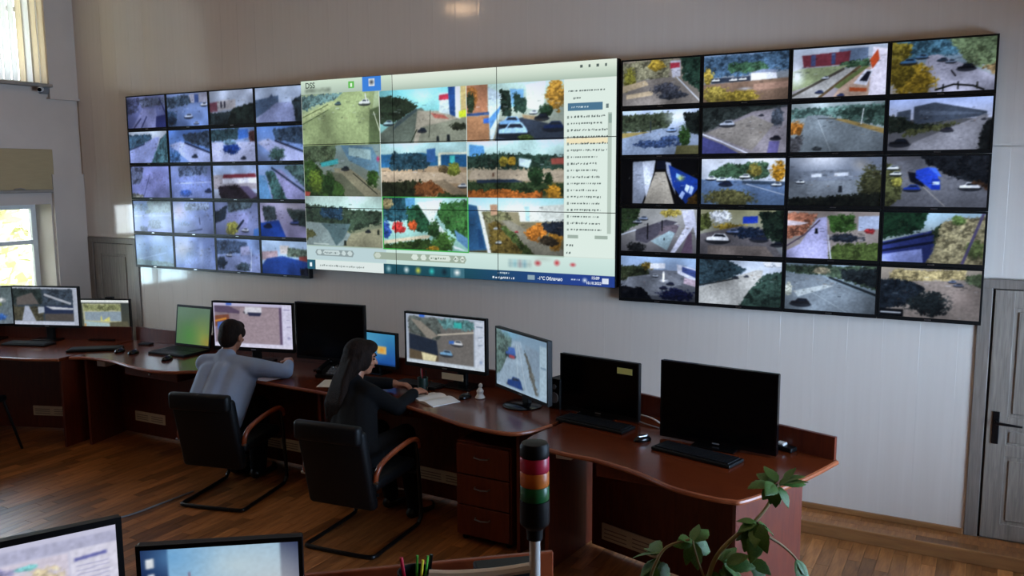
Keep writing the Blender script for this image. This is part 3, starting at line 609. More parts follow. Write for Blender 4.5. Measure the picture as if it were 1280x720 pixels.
RIGHT_PICS = [
 [('yard path beside a white wall', [('g', '#a59a8a', '#8a847e'), ('t', '#8d8a72', [(.0, .05), (.65, .0), (.6, .4), (0, .5)]), ('b', '#b9a048', .45, .12, .12, .14), ('b', '#8f8c44', .1, .45, .1, .3), ('p', '#8c857f', [(.2, .45), (.65, .4), (1, .95), (1, 1), (0, 1), (0, .8)]), ('p', '#bfae92', [(0, .55), (.3, .45), (.35, .55), (0, .7)]), ('p', '#c4b398', [(.05, .75), (.4, .68), (.4, .78), (.05, .85)]), ('p', '#c3c2cc', [(.62, .05), (.75, .05), (.75, .4), (.65, .42)]), ('p', '#b8475a', [(.62, .1), (.74, .1), (.74, .2), (.62, .22)]), ('t', '#3c5a4c', [(.75, .0), (1, .0), (1, .75), (.78, .45)]), ('l', '#d4d8e0', .025, [(.71, .42), (1, .95)]), ('b', '#5a5c66', .55, .65, .2, .12), ('b', '#4e525c', .65, .8, .2, .1)]),
  ('white cars along an autumn hillside', [('g', '#8ca2bc', '#857868'), ('t', '#557088', [(0, .05), (1, .0), (1, .4), (0, .5)]), ('t', '#4f7056', [(.3, .2), (.7, .2), (.8, .38), (.3, .4)]), ('b', '#b3a050', .06, .45, .07, .2), ('p', '#d2d4dc', [(.57, .42), (.85, .38), (.87, .56), (.57, .58)]), ('p', '#8892a6', [(.55, .42), (.7, .35), (.88, .38), (.86, .43)]), ('p', '#3e4654', [(.1, .5), (.56, .48), (.56, .58), (.1, .6)]), ('c', '#e2e2e6', .36, .54, .1), ('c', '#d8dade', .47, .53, .1), ('c', '#e6e6ea', .15, .53, .1), ('p', '#8b7565', [(0, .62), (1, .55), (1, 1), (0, 1)]), ('p', '#a58878', [(.6, .65), (1, .62), (1, .75), (.6, .8)]), ('b', '#a0924e', .15, .85, .2, .2), ('b', '#a89648', .45, .9, .25, .15), ('e', '#c8cdd8', .5, .74, .12, .05, .8)]),
  ('aerial road past red brick blocks', [('g', '#b0b8c4', '#9c9498'), ('p', '#6e7e94', [(.5, .05), (.8, .05), (.8, .3), (.5, .3)]), ('p', '#7c3f4a', [(.1, .14), (.62, .1), (.6, .36), (.12, .38)]), ('p', '#53597c', [(.2, .14), (.25, .14), (.25, .36), (.2, .36)]), ('p', '#4c5578', [(.42, .12), (.46, .12), (.46, .35), (.42, .35)]), ('t', '#4c6a50', [(.55, .3), (.85, .28), (.8, .45), (.5, .42)]), ('p', '#96a07e', [(.1, .4), (.6, .38), (.3, .7), (0, .85), (0, .45)]), ('p', '#a9a8a6', [(.0, .9), (.55, .45), (.72, .42), (.3, 1), (0, 1)]), ('l', '#5c5850', .05, [(0, .95), (.55, .45)]), ('l', '#6a5a44', .05, [(.3, 1), (.72, .42)]), ('p', '#6f7a50', [(.45, .8), (.75, .42), (.82, .42), (.6, .9)]), ('p', '#b8a090', [(.5, .85), (.8, .45), (1, .3), (1, 1), (.45, 1)]), ('p', '#d8d2dc', [(.85, .05), (1, .1), (1, 1), (.82, 1)]), ('p', '#c25a34', [(.82, .3), (.9, .1), (.92, .3), (.85, .48)]), ('p', '#cfd0da', [(.66, .75), (.78, .48), (.86, .5), (.8, .8)]), ('p', '#262a38', [(.72, .7), (.8, .52), (.84, .53), (.8, .72)]), ('p', '#b86038', [(.62, .82), (.8, .85), (.8, .92), (.62, .9)]), ('e', '#eef2fa', .05, .55, .12, .3, .9), ('c', '#dde2ec', .36, .6, .08), ('c', '#3a4468', .3, .88, .09), ('c', '#3e4c80', .53, .96, .08)]),
  ('parked cars behind a yellow bush', [('g', '#7fa0b8', '#a49c98'), ('t', '#547a8c', [(0, .0), (1, .0), (1, .3), (.4, .3), (0, .4)]), ('t', '#8a7c34', [(.0, .0), (.22, .05), (.15, .45), (0, .6)]), ('t', '#6c7a5c', [(.55, .0), (1, .0), (1, .6), (.75, .5)]), ('p', '#a7a6b4', [(.36, .3), (.45, .28), (.9, .65), (1, .75), (1, 1), (.4, 1), (.3, .6)]), ('b', '#a58c36', .22, .75, .25, .35), ('b', '#7a6c2c', .1, .6, .15, .3), ('c', '#4f7aa0', .17, .38, .16), ('c', '#6a90b4', .3, .3, .12), ('c', '#3d4a5c', .5, .38, .1), ('c', '#8a9ab0', .58, .42, .1), ('c', '#23252c', .73, .54, .17), ('l', '#3a3840', .03, [(.59, .6), (.63, .7)]), ('t', '#8d7a5a', [(.85, .55), (1, .5), (1, .7)]), ('l', '#20221e', .035, [(.45, .95), (.62, .86), (.8, .9), (.9, .98)]), ('l', '#20221e', .025, [(.52, .98), (.52, .86)]), ('l', '#20221e', .025, [(.66, .95), (.66, .82)]), ('l', '#3a3c36', .03, [(.84, .95), (.84, .84)])])],
 [('sunlit street with one young pine', [('g', '#b9c6da', '#7c8798'), ('t', '#47503e', [(0, .1), (.7, .05), (.6, .45), (0, .5)]), ('e', '#dfe6f2', .75, .15, .25, .3, .9), ('p', '#8d9aae', [(0, .6), (.5, .42), (.75, .4), (.75, 1), (0, 1)]), ('p', '#9a8c5c', [(0, .5), (.4, .48), (0, .62)]), ('b', '#485c80', .45, .75, .3, .1), ('b', '#506488', .65, .65, .15, .08), ('c', '#8ca4c8', .65, .45, .12), ('t', '#28302c', [(.8, .1), (1, .05), (1, .6), (.85, .5)]), ('b', '#3f5a34', .82, .6, .08, .28), ('p', '#6e6c4c', [(.72, .8), (1, .8), (1, 1), (.7, 1)]), ('l', '#3c4450', .02, [(.38, .25), (.38, .5)])]),
  ('grey road with white car in shadow', [('g', '#54585e', '#8a8582'), ('t', '#3a4240', [(0, .0), (1, .0), (.6, .15), (.3, .3), (0, .55)]), ('p', '#8f8a90', [(.0, .6), (.6, .12), (1, .05), (1, 1), (.5, 1)]), ('p', '#8c8782', [(.05, .55), (.6, .2), (.85, .4), (.6, .95)]), ('c', '#aab0bc', .3, .35, .18), ('c', '#4c4c54', .7, .2, .06), ('b', '#5c6470', .88, .25, .08, .2), ('l', '#c8cad6', .03, [(0, .57), (.25, .75), (.55, 1)]), ('p', '#55588a', [(0, .62), (.25, .8), (.45, 1), (0, 1)]), ('p', '#6c6894', [(.8, .75), (.92, .75), (.9, 1), (.78, 1)]), ('c', '#24222c', .87, .68, .12)]),
  ('broad grey road with dry verges', [('g', '#a6b2b4', '#7c848a'), ('t', '#6c8a84', [(0, .1), (1, .05), (1, .4), (.3, .25), (0, .35)]), ('b', '#a8763a', .07, .5, .12, .16), ('t', '#4c645c', [(.5, .15), (1, .1), (1, .5), (.55, .35)]), ('p', '#818a90', [(.18, .25), (.35, .25), (1, .65), (1, 1), (.05, 1)]), ('p', '#a08c5c', [(.4, .3), (.6, .35), (1, .55), (1, .65)]), ('l', '#d2d8d8', .02, [(.78, .15), (.76, .45)]), ('t', '#5c5c60', [(0, .7), (.15, .65), (.1, 1), (0, 1)]), ('l', '#a2aaae', .012, [(.3, .35), (.45, 1)]), ('b', '#4c5256', .3, .93, .06, .05), ('l', '#4c5258', .02, [(.3, .32), (.5, .33)])]),
  ('long grey apartment block and avenue', [('g', '#a9b8de', '#c6cadc', 0, .4), ('g', '#5f6064', '#76767c', .4, 1), ('p', '#515a68', [(.25, .15), (.45, .08), (.95, .28), (.95, .36), (.25, .5)]), ('p', '#626c7c', [(.3, .22), (.9, .3), (.9, .33), (.3, .32)]), ('p', '#5c6676', [(.08, .25), (.22, .2), (.22, .5), (.08, .5)]), ('t', '#2f382e', [(0, .3), (.15, .35), (.3, .5), (.6, .45), (.4, .6), (0, .65)]), ('t', '#55583c', [(.2, .6), (.8, .42), (.5, .62), (.1, .75)]), ('p', '#8d8d94', [(.9, .35), (.96, .35), (.9, 1), (.2, 1), (.25, .85)]), ('t', '#262a2a', [(.92, .5), (1, .4), (1, 1), (.88, 1)]), ('c', '#3c3a44', .58, .6, .12), ('c', '#23252a', .12, .83, .2), ('c', '#4c4c58', .92, .42, .05)])],
 [('white corridor with blue notice board', [('g', '#141414', '#1c1a1a'), ('p', '#8f96a4', [(.15, .05), (.45, .02), (.42, .3), (.28, 1), (.15, 1)]), ('p', '#b6bcc8', [(.28, .05), (.45, .02), (.43, .3), (.33, .9)]), ('p', '#a39d92', [(.45, .28), (.58, .28), (.7, 1), (.3, 1)]), ('p', '#1e2436', [(.46, .02), (.58, .02), (.58, .22), (.46, .22)]), ('p', '#8e97ac', [(.58, .05), (.65, .08), (.72, .8), (.6, .3)]), ('p', '#23448e', [(.62, .12), (1, .45), (1, .65), (.85, 1), (.68, .6)]), ('p', '#7fa8e0', [(.72, .3), (.78, .36), (.78, .48), (.72, .4)]), ('e', '#a8b050', .78, .42, .07, .1, .9), ('p', '#c3d2ee', [(.85, .55), (.9, .6), (.87, .75), (.83, .68)]), ('p', '#a8bce4', [(.91, .58), (.95, .63), (.92, .8), (.88, .74)]), ('p', '#a8bce4', [(.8, .7), (.84, .75), (.8, .9), (.76, .82)]), ('t', '#54401e', [(.88, .85), (1, .75), (1, 1), (.85, 1)])]),
  ('autumn roundabout with white van', [('g', '#d6dae2', '#9aa6b6'), ('t', '#4c6850', [(.1, .3), (.3, .12), (.8, .08), (.8, .45), (.1, .4)]), ('b', '#b08630', .92, .3, .1, .26), ('b', '#8c8448', .65, .25, .1, .15), ('p', '#6b82a2', [(0, .45), (1, .5), (1, 1), (0, 1)]), ('c', '#dfe4ee', .12, .42, .12), ('c', '#cdd6e6', .25, .45, .12), ('c', '#eceef4', .53, .38, .13), ('c', '#28324a', .3, .53, .16), ('p', '#48586c', [(.5, .48), (1, .5), (1, .58), (.5, .54)]), ('l', '#a9b4c6', .02, [(.55, .55), (1, .78)]), ('b', '#6b6a48', .35, .85, .35, .2), ('c', '#c4ccda', .9, .55, .12)]),
  ('foggy glare over a low street', [('g', '#98a2b4', '#4f5458'), ('e', '#f2f5fc', .35, .0, .5, .35, 1.0), ('p', '#7c8490', [(.05, .3), (.7, .25), (.7, .45), (.05, .5)]), ('p', '#c9cfd8', [(.25, .34), (.36, .33), (.36, .4), (.25, .41)]), ('p', '#c0c6d0', [(.5, .32), (.65, .31), (.65, .38), (.5, .39)]), ('p', '#7d848c', [(0, .5), (1, .45), (1, .8), (0, .85)]), ('c', '#dfe4ea', .13, .5, .1), ('b', '#50523a', .9, .55, .16, .4), ('t', '#262a22', [(0, .85), (.5, .8), (1, .7), (1, 1), (0, 1)]), ('m', '#2e3238', [(.57, .72, .14)]), ('e', '#b8b0a4', .78, .15, .14, .2, .6)]),
  ('blue lorry passing on the road', [('g', '#68686e', '#6c6e76'), ('p', '#70727a', [(.1, .1), (.35, .05), (1, .7), (1, 1), (.1, 1)]), ('t', '#262a30', [(.35, .0), (1, .0), (1, .55), (.7, .45), (.4, .15)]), ('t', '#5a5e3e', [(.0, .15), (.14, .2), (.18, .8), (.05, 1), (0, 1)]), ('c', '#c9d2dc', .07, .22, .12), ('c', '#d4dae2', .1, .34, .12), ('b', '#8c8a4a', .12, .5, .06, .1), ('p', '#1c2030', [(.22, .3), (.35, .35), (.4, .62), (.25, .5)]), ('p', '#3154c4', [(.3, .28), (.42, .22), (.52, .38), (.52, .6), (.46, .65), (.3, .42)]), ('p', '#4a74e0', [(.42, .22), (.5, .24), (.56, .42), (.52, .38)]), ('p', '#2440a0', [(.46, .45), (.54, .45), (.55, .66), (.46, .66)]), ('p', '#b8c8e8', [(.47, .5), (.54, .5), (.54, .56), (.47, .56)]), ('c', '#2c48a0', .27, .62, .17), ('c', '#e6e8ee', .83, .58, .2), ('l', '#9c9a98', .015, [(.38, .6), (.6, .98)]), ('t', '#5c4638', [(.85, .45), (1, .55), (1, .65), (.85, .52)])])],
 [('fenced yard beside a curved pale pillar', [('g', '#a8a8a4', '#6c6a6e'), ('t', '#3d5034', [(0, .0), (.25, .0), (.22, .4), (0, .6)]), ('b', '#a89a54', .65, .1, .15, .1), ('c', '#8f9bb0', .3, .22, .12), ('c', '#a5aeba', .22, .3, .12), ('p', '#54525c', [(.2, .5), (.6, .25), (.75, .3), (.35, .8), (.2, .75)]), ('p', '#6a626a', [(.55, .4), (.78, .35), (.72, .6), (.5, .6)]), ('p', '#8fa2a8', [(.4, .75), (.65, .5), (.72, .55), (.62, .95)]), ('l', '#26262c', .03, [(.36, .35), (.36, .7)]), ('l', '#26262c', .03, [(.55, .28), (.55, .5)]), ('b', '#2c2e30', .2, .9, .15, .12), ('p', '#c2c4d4', [(.8, .05), (.95, .0), (1, .4), (1, .7), (.95, .4), (.88, .6), (.72, 1), (.66, 1), (.85, .4)]), ('p', '#6a5a6c', [(.88, .6), (.93, .5), (.95, 1), (.8, 1)]), ('l', '#b9bec8', .03, [(0, .62), (.2, .5)]), ('m', '#18181c', [(.58, .72, .05)])]),
  ('white hatchback on a shaded drive', [('g', '#a8a684', '#70747e'), ('b', '#dfe4ea', .25, .15, .15, .15), ('t', '#5a6238', [(0, .15), (.1, .05), (.15, .4), (0, .5)]), ('t', '#a08c3c', [(.1, .35), (.45, .3), (.6, .35), (.3, .45)]), ('p', '#6d6a6e', [(.0, .55), (.5, .35), (.75, .4), (1, 1), (0, 1)]), ('b', '#26344a', .6, .5, .2, .14), ('p', '#2b4ab4', [(.52, .15), (.7, .13), (.7, .28), (.52, .3)]), ('t', '#24342a', [(.7, .05), (1, .0), (1, .75), (.8, .6)]), ('c', '#2c3448', .72, .6, .2), ('c', '#eceef2', .22, .62, .28), ('c', '#7080a4', .4, .47, .15), ('p', '#7d7470', [(.1, .8), (.8, .78), (.9, 1), (.1, 1)]), ('c', '#1e222c', .93, .72, .14)]),
  ('lone walker on a pale footpath', [('g', '#a49a94', '#a29a98'), ('t', '#b07a62', [(0, .05), (.35, .05), (.2, .5), (0, .6)]), ('p', '#d0c6cc', [(.0, .2), (.25, .25), (.15, .3), (0, .32)]), ('p', '#b6b6da', [(.34, .15), (.44, .12), (.47, 1), (.0, 1), (.0, .85), (.15, .7)]), ('l', '#6a6070', .03, [(.0, .75), (.2, .5), (.36, .2)]), ('t', '#4c7038', [(.45, .1), (.75, .05), (.75, .4), (.5, .45)]), ('p', '#b8c4dc', [(.78, .1), (1, .08), (1, .35), (.78, .4)]), ('b', '#b04448', .9, .4, .06, .06), ('b', '#3a4250', .65, .55, .2, .1), ('t', '#5a6c3c', [(.5, .7), (1, .62), (1, 1), (.48, 1)]), ('l', '#cfd2e4', .025, [(.46, .5), (.5, 1)]), ('m', '#20242c', [(.33, .48, .12)])]),
  ('blue shaded lane and leaning pole', [('g', '#a8c4d4', '#8c8880'), ('t', '#24442e', [(0, .0), (.45, .0), (.4, .35), (0, .55)]), ('p', '#3c4884', [(0, .6), (.5, .35), (.6, .4), (.45, 1), (0, 1)]), ('p', '#9aa6dc', [(0, .85), (.4, .72), (.42, 1), (0, 1)]), ('l', '#1c2640', .05, [(0, .65), (.5, .42)]), ('l', '#20284a', .05, [(0, .78), (.6, .55)]), ('t', '#3c4a34', [(.5, .3), (.65, .2), (.7, .6), (.52, .7)]), ('t', '#a8a080', [(.6, .15), (1, .05), (1, 1), (.45, 1), (.5, .8)]), ('b', '#6c8450', .75, .15, .08, .1), ('b', '#7d8c5c', .92, .7, .1, .2), ('l', '#6b6488', .05, [(.98, .0), (.8, 1)])])],
 [('town square with white fountain', [('g', '#a9c2e0', '#8c9ab0', 0, .3), ('g', '#777b84', '#5c6068', .3, 1), ('t', '#3c4430', [(0, .25), (.35, .2), (.4, .45), (0, .6)]), ('t', '#7a6a34', [(.3, .15), (.45, .15), (.45, .3), (.3, .3)]), ('p', '#d2d4da', [(.4, .16), (.6, .14), (.6, .26), (.4, .28)]), ('p', '#c9ccd8', [(.75, .15), (1, .25), (1, .55), (.76, .35)]), ('p', '#4c5c90', [(.82, .2), (1, .28), (1, .45), (.82, .32)]), ('p', '#b8a8b4', [(.85, .45), (1, .5), (1, .65), (.84, .58)]), ('p', '#7c8088', [(.1, .5), (.6, .35), (.85, .55), (.5, .9), (0, .9)]), ('b', '#22284a', .75, .85, .25, .16), ('t', '#16181e', [(0, .7), (.3, .75), (.45, 1), (0, 1)]), ('l', '#f0f2f6', .05, [(.58, .36), (.58, .55)]), ('e', '#f0f2f8', .58, .54, .08, .05, .9), ('c', '#ccd2dc', .47, .44, .08), ('c', '#2a3048', .67, .6, .1), ('c', '#2c304a', .58, .7, .1)]),
  ('pale boulevard through dark trees', [('g', '#c2ccda', '#a9a9a6'), ('t', '#3d525c', [(0, .0), (.35, .0), (.6, .2), (.4, .42), (0, .6)]), ('p', '#aeaeaa', [(.7, .2), (.78, .2), (.75, .5), (.5, 1), (0, 1), (0, .65)]), ('t', '#3a5048', [(.8, .3), (1, .2), (1, 1), (.5, 1), (.6, .7)]), ('c', '#3a3e48', .45, .38, .08), ('c', '#4a4e5a', .58, .34, .06), ('b', '#e6ecf4', .9, .06, .12, .08), ('l', '#3c4448', .03, [(0, .6), (.42, .42)])]),
  ('wide road with pale crossing stripe', [('g', '#8fa0ac', '#7a858c'), ('t', '#4c5c4c', [(0, .05), (1, .0), (1, .5), (.5, .25), (0, .2)]), ('b', '#a09a84', .4, .15, .1, .08), ('p', '#808a92', [(0, .22), (.4, .25), (1, .7), (1, 1), (0, 1)]), ('p', '#a6aeb0', [(.1, .6), (.48, .42), (.55, .45), (.15, .72)]), ('l', '#9aa4aa', .012, [(.3, .6), (.7, 1)]), ('l', '#30383e', .05, [(.5, .28), (1, .6)]), ('t', '#2c3438', [(.6, .1), (1, .05), (1, .45), (.65, .3)]), ('b', '#b4b8ae', .04, .55, .05, .15), ('c', '#2c2e34', .18, .82, .22)]),
  ('tree shadow on brown open ground', [('g', '#a49c90', '#827a76'), ('t', '#b0a47c', [(.1, .05), (.85, .0), (.85, .2), (.1, .28)]), ('p', '#8f8680', [(0, .3), (1, .2), (1, 1), (0, 1)]), ('t', '#26303a', [(0, .25), (.3, .25), (.45, .4), (.35, .7), (0, .9)]), ('b', '#2a3234', .5, .72, .25, .26), ('t', '#5c6a50', [(.85, .1), (1, .05), (1, .35), (.85, .25)]), ('c', '#5c6478', .78, .3, .1), ('c', '#7884a0', .72, .24, .08), ('e', '#a89a94', .85, .6, .25, .4, .6), ('p', '#14181c', [(0, .85), (.25, .85), (.25, 1), (0, 1)]), ('l', '#b8bcc4', .03, [(.02, .92), (.22, .92)])])],
]
ORD = ['top', 'second', 'third', 'fourth', 'bottom']; ORC = ['first', 'second', 'third', 'fourth']
TVW, TVH = 0.54636, 0.32041
def tv_casing():
    m = MB(); w = TVW / 2 - 0.0015; h = TVH - 0.003; s, t, b_ = 0.011, 0.010, 0.022
    m.box(-w, w, 0.004, 0.045, 0, h)
    m.box(-w, -w + s, -0.002, 0.004, 0, h); m.box(w - s, w, -0.002, 0.004, 0, h); m.box(-w + s, w - s, -0.002, 0.004, h - t, h); m.box(-w + s, w - s, -0.002, 0.004, 0, b_)
    return m.mesh('casing', MT['blackp'])
tvc = tv_casing(); logo = MB().box(-0.018, 0.018, -0.003, -0.002, 0.008, 0.014).mesh('logo_plate', MT['silver'])
def tv_bank(pics, x0, ztop, side, res, tint):
    for j, row in enumerate(pics):
        for i, (desc, ops) in enumerate(row):
            lab = 'wall television showing %s, %s row of %s bank' % (desc, ORD[j], side)
            t = empty('wall_television', (x0 + (i + 0.5) * TVW, BACK_Y - 0.05, ztop - (j + 1) * TVH), 0, lab, 'television', 'televisions in the %s bank' % side)
            link('casing', tvc, t); link('logo_plate', logo, t)
            p = Pic(res[0], res[1], seed=100 + j * 10 + i + (500 if side == 'right' else 0)).run(ops).mottle(0.05, 50).grade(1.32 if side == 'right' else 1.45)
            if tint: p.tint(*tint)
            me = screen_mesh('screen', TVW - 0.025, TVH - 0.035, p.out(), MT['screen_tv'])
            link('screen', me, t, (0, 0.002, 0.022))
tv_bank(LEFT_PICS, -7.1733, 2.9325, 'left', (66, 38), ('#4c5878', 0.06))
tv_bank(RIGHT_PICS, -2.2144, 2.9332, 'right', (116, 66), None)

